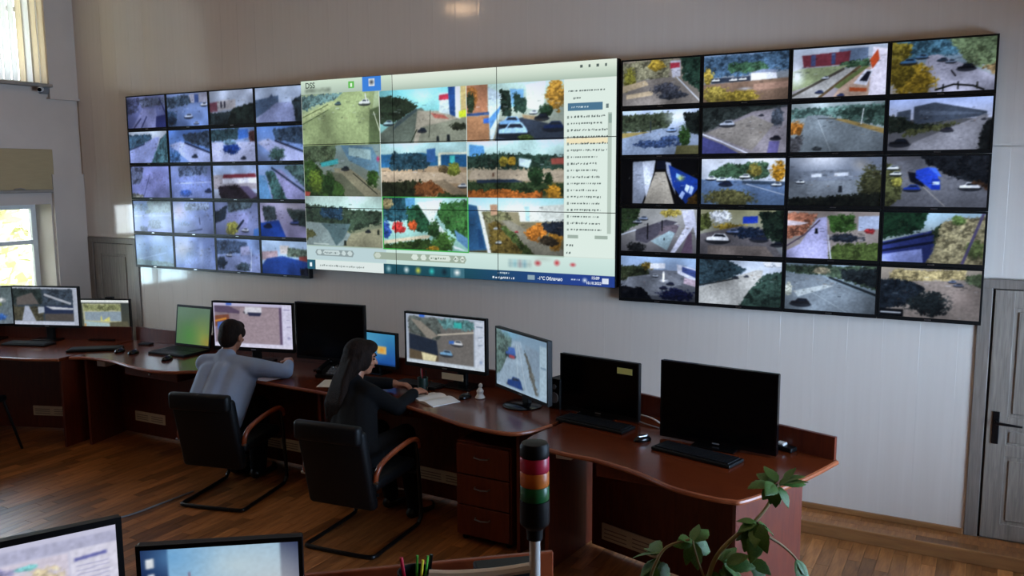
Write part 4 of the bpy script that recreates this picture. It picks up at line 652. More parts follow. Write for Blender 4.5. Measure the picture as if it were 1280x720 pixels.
# ------------------------------------------------------------------ the big seamless wall in the middle
FEEDS = [
 [('g', '#b4c49a', '#8f9c66'), ('t', '#6a8a86', [(0, .02), (.6, .0), (.5, .1), (.2, .25), (0, .32)]), ('p', '#97a573', [(.0, .5), (.35, .25), (.55, .0), (.95, .0), (.85, 1), (0, 1)]), ('p', '#b5c088', [(.0, .4), (.4, .15), (.5, .2), (0, .55)]), ('l', '#5c6a44', .015, [(.0, .45), (.35, .22)]), ('l', '#5c6a44', .015, [(.0, .58), (.35, .32)]), ('c', '#dfe8d8', .82, .2, .14), ('c', '#4c6a70', .48, .2, .08), ('l', '#e4eccc', .02, [(.83, .05), (.85, .2)]), ('e', '#7c8858', .66, .45, .05, .1, .5), ('p', '#64744e', [(.88, .35), (1, .3), (1, 1), (.86, 1)]), ('l', '#dce4c0', .02, [(.93, .4), (1, .75)])],
 [('g', '#8fe0e0', '#7fa89c'), ('e', '#c4f0ea', .55, .15, .3, .25, .8), ('t', '#2f3c2a', [(.0, .1), (.25, .12), (.48, .32), (.2, .6), (0, .65)]), ('p', '#6c7668', [(.1, .68), (.42, .38), (.5, .35), (.62, .55), (.4, 1), (0, 1), (0, .8)]), ('p', '#4c5c5c', [(.2, .6), (.44, .35), (.45, .4), (.15, .75)]), ('p', '#a8a08c', [(.45, .4), (1, .45), (1, 1), (.4, 1)]), ('p', '#8a8c78', [(.5, .7), (1, .55), (1, 1), (.45, 1)]), ('p', '#c4d4d2', [(.7, .1), (.82, .1), (.82, .5), (.7, .45)]), ('p', '#c03a52', [(.7, .14), (.81, .12), (.81, .22), (.7, .23)]), ('p', '#26508c', [(.8, .0), (.9, .0), (.9, .55), (.82, .5)]), ('p', '#dfe6d8', [(.88, .0), (.94, .0), (.94, .58), (.88, .55)]), ('p', '#c8b478', [(.94, .0), (1, .0), (1, .5), (.94, .55)]), ('p', '#d6e834', [(.92, .45), (1, .42), (1, .55), (.92, .56)]), ('p', '#b0685a', [(.6, .45), (.75, .5), (.82, .58), (.65, .55)]), ('l', '#2c3428', .012, [(.6, .4), (.58, .9)]), ('l', '#3a4230', .02, [(.44, .75), (.36, 1)]), ('c', '#a8c8c8', .1, .6, .12), ('c', '#24303c', .5, .76, .1), ('b', '#33382a', .92, .72, .12, .08), ('m', '#20282c', [(.8, .98, .12), (.68, .98, .1)])],
 [('g', '#c9e8dc', '#8a8470'), ('p', '#b07c5c', [(.0, .0), (.23, .0), (.23, .5), (0, .52)]), ('b', '#a8703a', .06, .2, .07, .2), ('b', '#3c4a34', .04, .3, .05, .2), ('p', '#34507c', [(.0, .5), (.25, .48), (.25, .54), (0, .55)]), ('p', '#a87c58', [(0, .55), (.24, .54), (.24, 1), (0, 1)]), ('p', '#3a6cc0', [(.18, .6), (.26, .58), (.25, .68), (.18, .68)]), ('p', '#c9dce4', [(.23, .05), (.3, .1), (.38, .2), (.34, .6), (.28, .98), (.25, .98)]), ('p', '#5c94c8', [(.24, .6), (.38, .35), (.32, .6), (.25, .8)]), ('t', '#26382e', [(.36, .1), (.46, .15), (.48, .6), (.38, .55)]), ('p', '#7fb8e0', [(.46, .1), (.6, .12), (.6, .4), (.48, .42)]), ('t', '#2c4438', [(.5, .15), (.64, .3), (.62, .55), (.5, .5)]), ('p', '#e8f2e0', [(.62, .05), (.82, .0), (.8, .5), (.64, .45)]), ('b', '#c4943c', .92, .25, .1, .3), ('b', '#2f4a34', .82, .5, .08, .12), ('p', '#3c4654', [(.34, .7), (.6, .6), (1, .8), (1, 1), (.3, 1)]), ('p', '#a08c6c', [(.58, .55), (.76, .6), (.8, .68), (.6, .62)]), ('c', '#7fb0dc', .46, .66, .22), ('c', '#a8d0ec', .49, .8, .3), ('c', '#e0e8ec', .7, .52, .08), ('c', '#20262e', .78, .6, .14), ('c', '#24345c', .9, .76, .2), ('b', '#4a5c30', .62, .96, .08, .08)],
 [('g', '#8aa09c', '#7c7c66'), ('t', '#5a6a4c', [(0, .0), (.45, .0), (.4, .4), (0, .3)]), ('p', '#6c92a4', [(.5, .0), (.9, .05), (.98, .3), (.98, .6), (.6, .3)]), ('p', '#a8c4c0', [(.6, .05), (.88, .1), (.88, .3), (.6, .2)]), ('p', '#44acac', [(.22, .34), (.46, .26), (.46, .36), (.24, .42)]), ('p', '#928c70', [(.4, .45), (.6, .45), (1, .9), (1, 1), (.5, 1)]), ('p', '#6c6e58', [(.3, .5), (.5, .55), (.8, 1), (.3, 1)]), ('t', '#3c5a28', [(.0, .3), (.1, .25), (.3, .6), (.5, .75), (.55, 1), (0, 1)]), ('b', '#6c8430', .15, .7, .1, .25), ('b', '#2f4a24', .33, .75, .08, .25), ('b', '#3a5826', .9, .65, .08, .18), ('c', '#2c3434', .55, .45, .1), ('l', '#3a3c30', .02, [(.65, .55), (.95, .95)]), ('e', '#d02a5c', .97, .28, .03, .08, 1.0), ('p', '#c85c4c', [(.0, .9), (.08, .92), (.06, 1), (0, 1)])],
 [('g', '#c4ece8', '#a4c0b8', 0, .3), ('g', '#b49c7c', '#9c8262', .3, 1), ('p', '#2f6c94', [(0, .2), (.5, .18), (.68, .25), (.68, .42), (0, .45)]), ('t', '#2c4c58', [(.15, .15), (.5, .2), (.6, .3), (.55, .48), (.1, .48)]), ('p', '#3c6ca4', [(.55, .12), (.65, .1), (.65, .35), (.55, .35)]), ('p', '#24608c', [(.7, .22), (1, .2), (1, .45), (.7, .42)]), ('p', '#e4e4c8', [(.69, .18), (1, .18), (1, .22), (.69, .22)]), ('p', '#e4e4c8', [(.68, .2), (.71, .2), (.71, .42), (.68, .42)]), ('p', '#4cc8c0', [(.81, .24), (.87, .24), (.87, .38), (.81, .38)]), ('p', '#b8a488', [(.0, .52), (1, .55), (1, .75), (0, .72)]), ('b', '#7c8434', .85, .5, .08, .14), ('b', '#6a5a3c', .74, .48, .06, .08), ('t', '#2c3420', [(0, .72), (.5, .68), (.45, 1), (0, 1)]), ('t', '#7c4c28', [(.4, .75), (.6, .7), (.8, .95), (.4, 1)]), ('t', '#3c4a28', [(.7, .9), (1, .95), (1, 1), (.65, 1)]), ('c', '#dfe4e4', .95, .78, .1), ('p', '#8c7c64', [(.6, .7), (.75, .68), (1, .95), (.85, .95)])],
 [('g', '#d2f4ec', '#a8c4bc', 0, .35), ('g', '#b8a88c', '#6c6440', .35, 1), ('p', '#5a9cd0', [(.02, .05), (.18, .08), (.2, .35), (.02, .35)]), ('t', '#2c4438', [(0, .25), (.3, .2), (.6, .22), (1, .28), (1, .5), (0, .48)]), ('b', '#9c8c34', .4, .35, .06, .1), ('b', '#a8882c', .48, .35, .05, .1), ('p', '#c0d4d8', [(.55, .3), (.68, .34), (.65, .48), (.55, .44)]), ('p', '#a8584c', [(.87, .32), (1, .3), (1, .42), (.88, .42)]), ('p', '#b4a48c', [(.05, .5), (1, .52), (1, .72), (.0, .68)]), ('t', '#34482c', [(.0, .7), (1, .72), (1, .95), (0, .95)]), ('p', '#28384c', [(.1, .68), (.5, .67), (.6, .72), (.1, .74)]), ('b', '#2a4228', .72, .62, .08, .2), ('b', '#2c4428', .85, .65, .05, .12), ('t', '#b06428', [(.0, .88), (.3, .85), (.6, .9), (.8, .88), (.8, 1), (0, 1)]), ('b', '#c8902c', .9, .88, .1, .14), ('m', '#604030', [(.28, .62, .06)])],
 [('g', '#d6ecdc', '#c4e4d4', 0, .28), ('g', '#8a947c', '#787858', .28, 1), ('t', '#3a4c3a', [(0, .15), (.4, .22), (.7, .25), (1, .3), (1, .5), (.6, .7), (.3, .6), (0, .5)]), ('t', '#2f5068', [(.2, .25), (.5, .25), (.5, .45), (.2, .42)]), ('p', '#93a29c', [(.0, .52), (.3, .55), (.6, .75), (.5, 1), (0, 1)]), ('p', '#5c7474', [(.2, .55), (.6, .55), (.5, .85), (.4, 1), (.3, .7)]), ('p', '#a09c7c', [(.6, .75), (1, .6), (1, 1), (.5, 1)]), ('t', '#5c5c34', [(0, .7), (.1, .68), (.15, .8), (0, .9)]), ('c', '#1c2424', .82, .68, .07), ('m', '#242c24', [(.52, .98, .1), (.95, .75, .1)]), ('l', '#cdd8c8', .02, [(.1, .97), (.3, .97)])],
 [('g', '#bce8e0', '#8cb8a8'), ('t', '#2c5c68', [(0, .0), (.3, .0), (.35, .45), (0, .5)]), ('b', '#b0a070', .06, .12, .08, .12), ('p', '#64a8d0', [(.28, .02), (.4, .0), (.4, .4), (.3, .35)]), ('t', '#2c5c3c', [(.3, .2), (.5, .15), (.6, .7), (.3, .6)]), ('p', '#e2ece4', [(.42, .1), (.72, .05), (.62, .4), (.75, .65), (.85, .95), (1, 1), (.7, .8), (.5, .3)]), ('t', '#3c6c34', [(.7, .1), (1, .05), (1, .9), (.78, .6), (.65, .35)]), ('b', '#c83c38', .19, .58, .09, .12), ('b', '#c0582c', .37, .55, .06, .12), ('b', '#2c4c8c', .05, .65, .06, .2), ('p', '#d4c8a8', [(0, .85), (.5, .72), (.58, .72), (.55, .78), (0, .92)]), ('t', '#3a5424', [(0, .92), (.55, .8), (.65, 1), (0, 1)]), ('b', '#4c7434', .72, .85, .14, .22), ('b', '#3a6034', .62, .6, .08, .2), ('p', '#5c88a8', [(.85, .6), (1, .75), (1, .95), (.88, .8)]), ('b', '#b08c2c', .6, .97, .08, .06)],
 [('g', '#b0ecec', '#dcf0e4', 0, .25), ('g', '#8c8468', '#5c5840', .25, 1), ('p', '#34648c', [(.0, .12), (.1, .15), (.22, .95), (0, .98)]), ('p', '#28527c', [(.1, .55), (.14, .6), (.18, .92), (.12, .92)]), ('p', '#dfe4d4', [(.1, .15), (.14, .14), (.25, 1), (.21, 1)]), ('t', '#7c7c58', [(.15, .25), (.4, .25), (.5, .4), (.2, .45)]), ('p', '#c49c7c', [(.24, .12), (.32, .12), (.32, .3), (.25, .32)]), ('p', '#d8dcd0', [(.54, .2), (.66, .15), (1, .1), (1, .4), (.56, .42)]), ('p', '#a4c4c4', [(.6, .15), (.66, .15), (.66, .4), (.62, .4)]), ('p', '#807c6c', [(.36, .4), (.45, .4), (1, .9), (1, 1), (.7, 1)]), ('l', '#4c4c30', .03, [(.3, .4), (.7, 1)]), ('t', '#6c5c2c', [(.22, .45), (.35, .45), (.6, 1), (.25, 1)]), ('t', '#44542c', [(.34, .5), (.42, .5), (.7, 1), (.6, 1)]), ('b', '#b8742c', .72, .6, .12, .16), ('b', '#a8782c', .92, .7, .08, .2), ('t', '#28303c', [(.78, .42), (1, .38), (1, .65), (.82, .6)]), ('b', '#3c3428', .85, .75, .1, .1), ('c', '#c43c3c', .52, .6, .04), ('c', '#dfe4e0', .3, .55, .05), ('c', '#c8ccc4', .33, .8, .07)],
]
CW, CH = 192, 108
big = np.zeros((CH * 3, CW * 3, 3)); BH, BW = CH * 3, CW * 3
ui = Pic(BW, BH, 77, 1)
ui.grad('#cfe3cf', '#a9bcae', 0, .078); ui.grad('#dfeae2', '#cfdcd4', .078, .947)
ui.put(((ui.V < .075) & (ui.U > .33)) * np.clip((.075 - ui.V) / .075, 0, 1), '#dfe9dc')
ui.grad('#cfe6e0', '#c2dcd6', .87, .947); ui.grad('#1d4f5e', '#1a4653', .947, 1)
ui.put((ui.V > .947) * np.clip((ui.U - .55) / .35, 0, 1), '#24408c')
ui.a[int(.87 * BH):int(.947 * BH), :int(.3 * BW)] = np.array(hexc('#b9d0d4'))
for k, ops in enumerate(FEEDS):
    c, r = k % 3, k // 3
    u0, u1 = .2865 * c + .003, .2865 * (c + 1); v0, v1 = .078 + .264 * r, .078 + .264 * (r + 1)
    if k == 0: v0 = .072
    x0, x1, y0, y1 = int(u0 * BW), int(u1 * BW), int(v0 * BH), int(v1 * BH)
    p = Pic(x1 - x0, y1 - y0, 900 + k).run(ops).mottle(0.06, 60).grade(1.18)
    ui.a[y0:y1, x0:x1] = p.out() * 0.94 + 0.02
    ui.line('#9fb4a4', .004, [(u0, v1), (u1, v1)])
ui.line('#3fae4c', .005, [(.29, .606), (.575, .606), (.575, .87), (.29, .87), (.29, .606)])
# header: tab, icons, grey buttons
ui.poly('#3a80d8', [(.229, -.01), (.295, -.01), (.295, .075), (.229, .075)], .02); ui.poly('#d6dfe6', [(.251, .012), (.273, .012), (.273, .048), (.251, .048)], 0); ui.soft('#30343c', .262, .03, .012, .018, 1.0)
ui.poly('#5cba4c', [(.178, .02), (.2, .02), (.2, .053), (.178, .053)], 0); ui.poly('#e8f4e4', [(.186, .027), (.193, .027), (.193, .045), (.186, .045)], 0)
ui.poly('#6c7a6c', [(.018, .046), (.112, .046), (.112, .062), (.018, .062)], .3)
for k in range(12): ui.poly('#c8d4c4', [(.024 + k * .007, .051), (.028 + k * .007, .051), (.028 + k * .007, .057), (.024 + k * .007, .057)], .2)
for u in (.903, .925, .947, .968): ui.poly('#4c5c58', [(u, .02), (u + .006, .02), (u + .006, .03), (u, .03)], 0)
# side list
ui.grad('#dfeee6', '#dfeee6', 0, 0); ui.poly('#dcebe3', [(.861, .086), (.996, .086), (.996, .868), (.861, .868)], .01)
rs = random.Random(4)
def dashes(u0, u1, v, h, c):
    u = u0
    while u < u1:
        w = rs.uniform(.002, .006); ui.poly(c, [(u, v + h * rs.uniform(0, .3)), (min(u + w, u1), v + h * rs.uniform(0, .2)), (min(u + w, u1), v + h * rs.uniform(.6, 1)), (u, v + h * rs.uniform(.7, 1))], 0); u += w + rs.uniform(.0014, .004)
dashes(.872, .97, .125, .009, '#4a5a58'); dashes(.885, .905, .157, .01, '#4a5a58')
ui.poly('#4c7490', [(.869, .183), (.964, .183), (.964, .215), (.869, .215)], .03); dashes(.88, .925, .196, .008, '#c8dce4'); ui.poly('#6c7c7c', [(.972, .19), (.98, .19), (.98, .21), (.972, .21)], 0)
ui.poly('#efe4c0', [(.866, .337), (.986, .337), (.986, .362), (.866, .362)], 0)
for k in range(18):
    v = .238 + k * .0295; dashes(.878, rs.uniform(.95, .985), v, .0095, '#53605e'); ui.poly('#8c9a94', [(.868, v), (.874, v), (.874, v + .011), (.868, v + .011)], 0)
ui.poly('#b4c4ba', [(.978, .228), (.988, .228), (.988, .76), (.978, .76)], 0); ui.poly('#8fa49c', [(.979, .235), (.987, .235), (.987, .275), (.979, .275)], 0)
for (a, b_) in ((.87, .9), (.945, .98)): ui.poly('#9fb0a6', [(a, .77), (b_, .77), (b_, .785), (a, .785)], 0)
dashes(.866, .885, .81, .012, '#5a6866'); dashes(.866, .88, .845, .012, '#5a6866')
# lower tool bar
def pill(u0, u1, v0, v1, c): ui.poly(c, [(u0, (v0 + v1) / 2), (u0 + .006, v0), (u1 - .006, v0), (u1, (v0 + v1) / 2), (u1 - .006, v1), (u0 + .006, v1)], .03)
pill(.034, .182, .888, .922, '#8c9c9e')
for (a, b_) in ((.04, .06), (.064, .13), (.134, .152), (.156, .176)): pill(a, b_, .892, .918, '#c6d6d6')
dashes(.07, .12, .901, .01, '#7c8c8e')
pill(.252, .568, .888, .925, '#9cac9c'); pill(.256, .28, .892, .92, '#c4d0c4')
for (a, b_) in ((.385, .41), (.416, .438), (.444, .518), (.526, .543), (.547, .563)): pill(a, b_, .893, .921, '#d6e2d8')
dashes(.452, .5, .902, .011, '#6c7c6c'); dashes(.53, .54, .902, .01, '#5c6c5c'); dashes(.55, .56, .902, .01, '#5c6c5c')
for k in range(5):
    for vv_ in (.897, .915): ui.poly(['#6c8c98', '#4c8aa0', '#7c6c7c', '#4c7c94', '#8c9c9c'][k], [(.70 + k * .014, vv_), (.709 + k * .014, vv_), (.709 + k * .014, vv_ + .011), (.70 + k * .014, vv_ + .011)], .2)
ui.soft('#b03038', .785, .905, .014, .02, 1.0); ui.soft('#c03038', .84, .9, .012, .02, 1.0); ui.soft('#c03844', .885, .905, .012, .014, 1.0); ui.soft('#aebcb4', .80, .885, .04, .02, .6)
# task bar
ui.poly('#205a70', [(0, .947), (.03, .947), (.03, 1), (0, 1)], 0); ui.poly('#e8f4f8', [(.01, .962), (.019, .962), (.019, .985), (.01, .985)], 0)
ui.poly('#dbe6e4', [(.033, .949), (.288, .949), (.288, 1), (.033, 1)], .01); dashes(.05, .22, .97, .011, '#8a9694')
for u, c in ((.30, '#9cc4cc'), (.362, '#e4f0f0'), (.402, '#d4d44c'), (.448, '#3cc8c0'), (.49, '#14202c'), (.53, '#dce8ec')): ui.soft(c, u + .006, .973, .013, .024, 1.0)
ui.poly('#3c6c7c', [(.515, .949), (.56, .949), (.56, 1), (.515, 1)], 0); ui.poly('#e4ecec', [(.53, .96), (.545, .96), (.545, .986), (.53, .986)], .1)
ui.poly('#8ca4b0', [(.756, .962), (.776, .962), (.776, .984), (.756, .984)], 0)
dashes(.665, .70, .957, .008, '#c4d4dc'); dashes(.65, .715, .978, .012, '#e4ecf4')
ui.poly('#d6e0f0', [(.966, .96), (.982, .96), (.982, .986), (.966, .986)], 0); ui.soft('#e8f0f8', .918, .973, .01, .016, 1.0); dashes(.88, .905, .968, .009, '#b4c4dc')
big = ui.a
BIGX, BIGZ, PWD, PHT = -4.9877, 2.9473, 0.91823, 0.51029
PANEL_DESC = [['street camera title bar and green road', 'crossroads view below a plain header', 'blue cars and top of the camera list'], ['fir trees and a turquoise roof', 'wide square with blue buildings', 'park lawn and middle of the camera list'], ['taskbar start with red autumn trees', 'toolbar beneath road and blue pavement', 'taskbar clock beneath autumn avenue']]
pc = MB(); pc.box(-PWD / 2 + .0006, PWD / 2 - .0006, 0.002, 0.07, 0.0006, PHT - .0006); pcm = pc.mesh('casing', MT['blackp'])
PAN = {}
for j in range(3):
    for i in range(3):
        t = empty('video_wall_panel', (BIGX + (i + .5) * PWD, BACK_Y - 0.075, BIGZ - (j + 1) * PHT), 0, 'large borderless panel showing %s, %s of centre' % (PANEL_DESC[j][i], ['top left', 'top middle', 'top right', 'middle left', 'very centre', 'middle right', 'bottom left', 'bottom middle', 'bottom right'][j * 3 + i]), 'video panel', 'panels of the central video wall')
        link('casing', pcm, t)
        im = big[j * CH:(j + 1) * CH, i * CW:(i + 1) * CW]
        link('screen', screen_mesh('screen', PWD - .005, PHT - .005, im, MT['screen_big']), t, (0, 0.0, .0025)); PAN[(i, j)] = t
def text_part(body, size, u, v, m, name='lettering', sx=1.0):
    """lettering on the video wall, u/v in fractions of the whole wall, on the panel it falls on"""
    i, j = min(2, int(u * 3)), min(2, int(v * 3)); t = PAN[(i, j)]
    cu = bpy.data.curves.new(name, 'FONT'); cu.body = body; cu.size = size; cu.extrude = 0.0; cu.offset = size * .018
    tmp = bpy.data.objects.new(name, cu); COL.objects.link(tmp)
    dg = bpy.context.evaluated_depsgraph_get(); me = bpy.data.meshes.new_from_object(tmp.evaluated_get(dg)); bpy.data.objects.remove(tmp)
    me.materials.clear(); me.materials.append(m)
    o = link(name, me, t, (u * 3 * PWD - (i + .5) * PWD, -0.0015, (j + 1) * PHT - v * 3 * PHT)); o.rotation_euler = (math.pi / 2, 0, 0); o.scale = (sx, 1, 1)
    return o
def lit(name, c, s=1.0):
    m, nt, b = newmat(name); cc_ = s2l(hexc(c)) + (1,); b.inputs['Base Color'].default_value = (0.01, 0.01, 0.01, 1); b.inputs['Emission Color'].default_value = cc_; b.inputs['Emission Strength'].default_value = s; return m
LD = lit('display_dark_text', '#35453c'); LW = lit('display_white_text', '#e6eef6')
text_part('DSS', .062, .018, .040, LD); text_part('15:09', .028, .936, .966, LW); text_part('10.10.2022', .026, .922, .989, LW)
text_part('-1°C Облачно', .034, .785, .982, LW, sx=.9)
# ------------------------------------------------------------------ desks
DZ = 0.75
def slab(mb, p, q, t, z0, z1):
    p = Vector((p[0], p[1])); q = Vector((q[0], q[1])); d = (q - p).normalized(); n = Vector((-d.y, d.x)) * t / 2
    pts = [p - n, q - n, q + n, p + n]
    return mb.prism([tuple(a) for a in pts], z0, z1)
def desk(label, front, back, sides, modesty, grille=None, rail=None, lock=None, top=DZ):
    """front: left to right along the operators' edge; back: right to left along the wall side (world x, y)"""
    cx = sum(p[0] for p in front) / len(front); cy = sum(p[1] for p in front + back) / len(front + back)
    S = lambda p: (p[0] - cx, p[1] - cy)
    d = empty('office_desk', (cx, cy, 0), 0, label, 'desk', 'mahogany desks in the curved row')
    fr = [S((p.x, p.y)) for p in spline(front, 6)]; bk = [S(p) for p in back]
    MB().prism(fr + bk, top - 0.026, top).build('worktop', MT['desk'], d)
    e = MB(); n = len(fr); ins = []
    MB().tube([(p[0], p[1], top - 0.013) for p in fr], 0.0128, 8).build('edge_band', MT['edge'], d, True)
    for (p, q) in sides: slab(MB(), S(p), S(q), 0.022, 0.0, top - 0.026).build('side_panel', MT['deskside'], d)
    u = MB()
    for p, q in zip(bk[:-1], bk[1:]):
        pv, qv = Vector(p), Vector(q); dd = (qv - pv).normalized(); nn = Vector((-dd.y, dd.x)) * 0.014
        slab(u, pv + nn, qv + nn, 0.022, top + 0.0005, top + 0.12)
    u.build('upstand', MT['deskside'], d)
    p, q = Vector(modesty[0]), Vector(modesty[1])
    slab(MB(), S(p), S(q), 0.018, 0.02, top - 0.027).build('modesty_panel', MT['deskside'], d)
    dd = (q - p).normalized(); ang = math.atan2(dd.y, dd.x); L = (q - p).length
    if grille:
        t0, z0, ln, hh = grille; g0 = p + dd * t0
        g = MB().rbox(0, ln, -0.02, -0.0095, 0, hh, 0.003).build('cable_cover', MT['cream'], d, loc=(g0.x - cx, g0.y - cy, z0), rz=ang)
        for k in range(2):
            for r in range(3):
                MB().box(0.02 + k * ln / 2, ln / 2 - 0.02 + k * ln / 2, -0.0215, -0.019, 0.018 + r * (hh - 0.03) / 3, 0.024 + r * (hh - 0.03) / 3).build('slot', MT['sill'], g)
    if rail:
        x, y, a = rail; MB().rbox(0, 0.09, 0, 0.3, -0.022, 0.035, 0.003).build('tray_rail', MT['white'], d, loc=(x - cx, y - cy, top - 0.062), rz=a)
    if lock:
        x, y = lock; MB().tube([(0, 0, 0), (0, -0.012, 0)], 0.008, 10).build('lock', MT['silver'], d, True, loc=(x - cx, y - cy, top - 0.07))
        MB().rbox(-0.3, 0.3, 0.0, 0.3, -0.105, -0.03, 0.004).build('centre_drawer', MT['deskside'], d, loc=(x - cx, y - cy + 0.001, top))
    return d
desk('short mahogany desk section at far left under the window', [(-7.85, 3.62), (-7.4, 3.84), (-6.97, 4.014), (-6.68, 4.095), (-6.478, 4.195)], [(-6.61, 4.99), (-7.88, 4.53)],
     [((-6.53, 4.235), (-6.635, 4.95)), ((-7.8, 3.7), (-7.86, 4.5))], ((-7.8, 4.22), (-6.62, 4.66)), (0.60, 0.13, 0.36, 0.085))
desk('wavy mahogany desk with green laptop on it', [(-6.465, 4.275), (-6.328, 4.346), (-6.046, 4.357), (-5.727, 4.295), (-5.472, 4.273), (-5.293, 4.307), (-5.154, 4.409), (-4.985, 4.425)], [(-4.985, 5.06), (-6.59, 5.03)],
     [((-6.40, 4.37), (-6.55, 4.99)), ((-5.0, 4.47), (-5.0, 5.04))], ((-6.5, 4.74), (-5.02, 4.77)), (0.20, 0.13, 0.36, 0.085), (-6.3, 4.4, 0.1), (-5.62, 4.37))
desk('straight mahogany desk section where the man sits', [(-4.98, 4.425), (-4.62, 4.40), (-4.289, 4.385), (-3.95, 4.37)], [(-3.95, 5.06), (-4.98, 5.06)],
     [((-4.97, 4.47), (-4.97, 5.04)), ((-3.97, 4.42), (-3.97, 5.04))], ((-4.95, 4.77), (-3.99, 4.77)), (0.12, 0.12, 0.36, 0.085))
desk('mahogany desk with drawer cabinet where the woman writes', [(-3.945, 4.37), (-3.737, 4.36), (-3.464, 4.39), (-3.207, 4.352), (-2.934, 4.27), (-2.672, 4.175), (-2.461, 4.141), (-2.31, 4.153), (-2.232, 4.245), (-2.185, 4.398)], [(-2.12, 4.975), (-3.945, 5.06)],
     [((-3.93, 4.43), (-3.93, 5.03)), ((-2.315, 4.23), (-2.19, 4.95))], ((-3.9, 4.74), (-2.24, 4.68)), (0.55, 0.13, 0.42, 0.085), None, (-3.2, 4.42))
desk('curved mahogany end desk with two dark monitors', [(-2.16, 4.30), (-2.173, 4.105), (-2.12, 4.04), (-2.033, 4.004), (-1.874, 3.967), (-1.686, 3.951), (-1.438, 3.866), (-1.241, 3.761), (-1.077, 3.722), (-0.96, 3.722), (-0.892, 3.776), (-0.728, 4.156), (-0.625, 4.50)], [(-0.628, 4.51), (-2.04, 4.955)],
     [((-2.06, 4.09), (-2.0, 4.92)), ((-0.955, 3.79), (-0.735, 4.16))], ((-1.97, 4.52), (-0.80, 4.20)), (0.08, 0.075, 0.40, 0.10), (-2.0, 4.08, 0.1), (-1.42, 3.98))
# drawer cabinet
cb = empty('drawer_cabinet', (-2.55, 4.44, 0), 0, 'three drawer mahogany cabinet under the desk beside the woman', 'cabinet')
MB().rbox(-0.185, 0.185, -0.20, 0.21, 0.03, 0.62, 0.004).build('body', MT['deskside'], cb)
for k in range(3):
    z = 0.045 + k * 0.19
    dr = MB().rbox(-0.18, 0.18, -0.222, -0.2, z, z + 0.183, 0.004).build('drawer', MT['deskside'], cb)
    MB().tube([(-0.05, -0.222, z + 0.118), (-0.045, -0.24, z + 0.115), (0, -0.247, z + 0.112), (0.045, -0.24, z + 0.115), (0.05, -0.222, z + 0.118)], 0.0045, 6).build('handle', MT['silver'], dr, True)
for (x, y) in ((-.15, -.17), (.15, -.17), (-.15, .18), (.15, .18)): MB().lathe([(0.015, 0.0), (0.02, 0.008), (0.02, 0.02), (0.015, 0.03)], (x, y, 0), 10).build('castor', MT['blackp'], cb, True)

# ------------------------------------------------------------------ monitors and desk things
def flat(w, h, ops, seed=1, mot=0.05): return Pic(w, h, seed).run(ops).mottle(mot, 60).out() * .93
def monitor(label, c, w, h, yaw, img=None, base='rect', bez=(0.012, 0.012, 0.02), casing='blackp', depth=0.035, desk_z=DZ, neck_off=0.0, name='monitor', base_shift=0.0, stand=True, group='monitors on the desks'):
    th = math.radians(yaw); t = empty(name, (c[0], c[1], desk_z), th, label, 'monitor', group)
    zb = c[2] - h / 2 - desk_z; s, tp, bt = bez
    m = MB(); m.rbox(-w / 2, w / 2, 0.004, depth, zb, zb + h, 0.006)
    for b_ in ((-w / 2, -w / 2 + s, zb, zb + h), (w / 2 - s, w / 2, zb, zb + h), (-w / 2 + s, w / 2 - s, zb + h - tp, zb + h), (-w / 2 + s, w / 2 - s, zb, zb + bt)): m.box(b_[0], b_[1], 0.0, 0.012, b_[2], b_[3])
    m.build('casing', MT[casing], t)
    sw_, sh_ = w - 2 * s, h - tp - bt
    if img is None: MB().box(-sw_ / 2, sw_ / 2, 0.002, 0.006, zb + bt, zb + bt + sh_).build('screen', MT['offscreen'], t)
    else: link('screen', screen_mesh('screen', sw_, sh_, img, MT['screen']), t, (0, 0.003, zb + bt))
    MB().box(-0.02, 0.02, -0.001, 0.0, zb + bt * 0.3, zb + bt * 0.6).build('logo_plate', MT['greyp'], t)
    if stand:
        n = MB(); n.rbox(-0.035 + neck_off, 0.035 + neck_off, depth - 0.002, depth + 0.03, 0.008, zb + h * 0.45, 0.006); n.build('stand_neck', MT['blackp'], t)
        if base == 'rect': MB().rbox(-0.12 + neck_off, 0.12 + neck_off, depth - 0.09 + base_shift, depth + 0.11, 0.0, 0.012, 0.004).build('stand_base', MT['blackg'], t)
        else: MB().lathe([(0.125, 0), (0.128, 0.008), (0.11, 0.016), (0.03, 0.022)], (neck_off, depth + 0.0 + base_shift, 0), 28).build('stand_base', MT['blackg'], t, True)
    return t
mosaic = [('g', '#5a6a6c', '#6f7c88'), ('b', '#e4ece8', .3, .2, .2, .1), ('b', '#8ca04c', .5, .45, .3, .1), ('b', '#f0f4f8', .4, .55, .3, .1), ('b', '#3c6cc0', .6, .8, .3, .1), ('b', '#2c4038', .3, .85, .2, .1), ('b', '#dfe8ec', .7, .35, .2, .08)]
monitor('monitor cut by left picture edge with bright mosaic picture', (-7.80, 4.42, 1.05), 0.46, 0.36, 34, flat(48, 36, mosaic, 3, .4), stand=True)
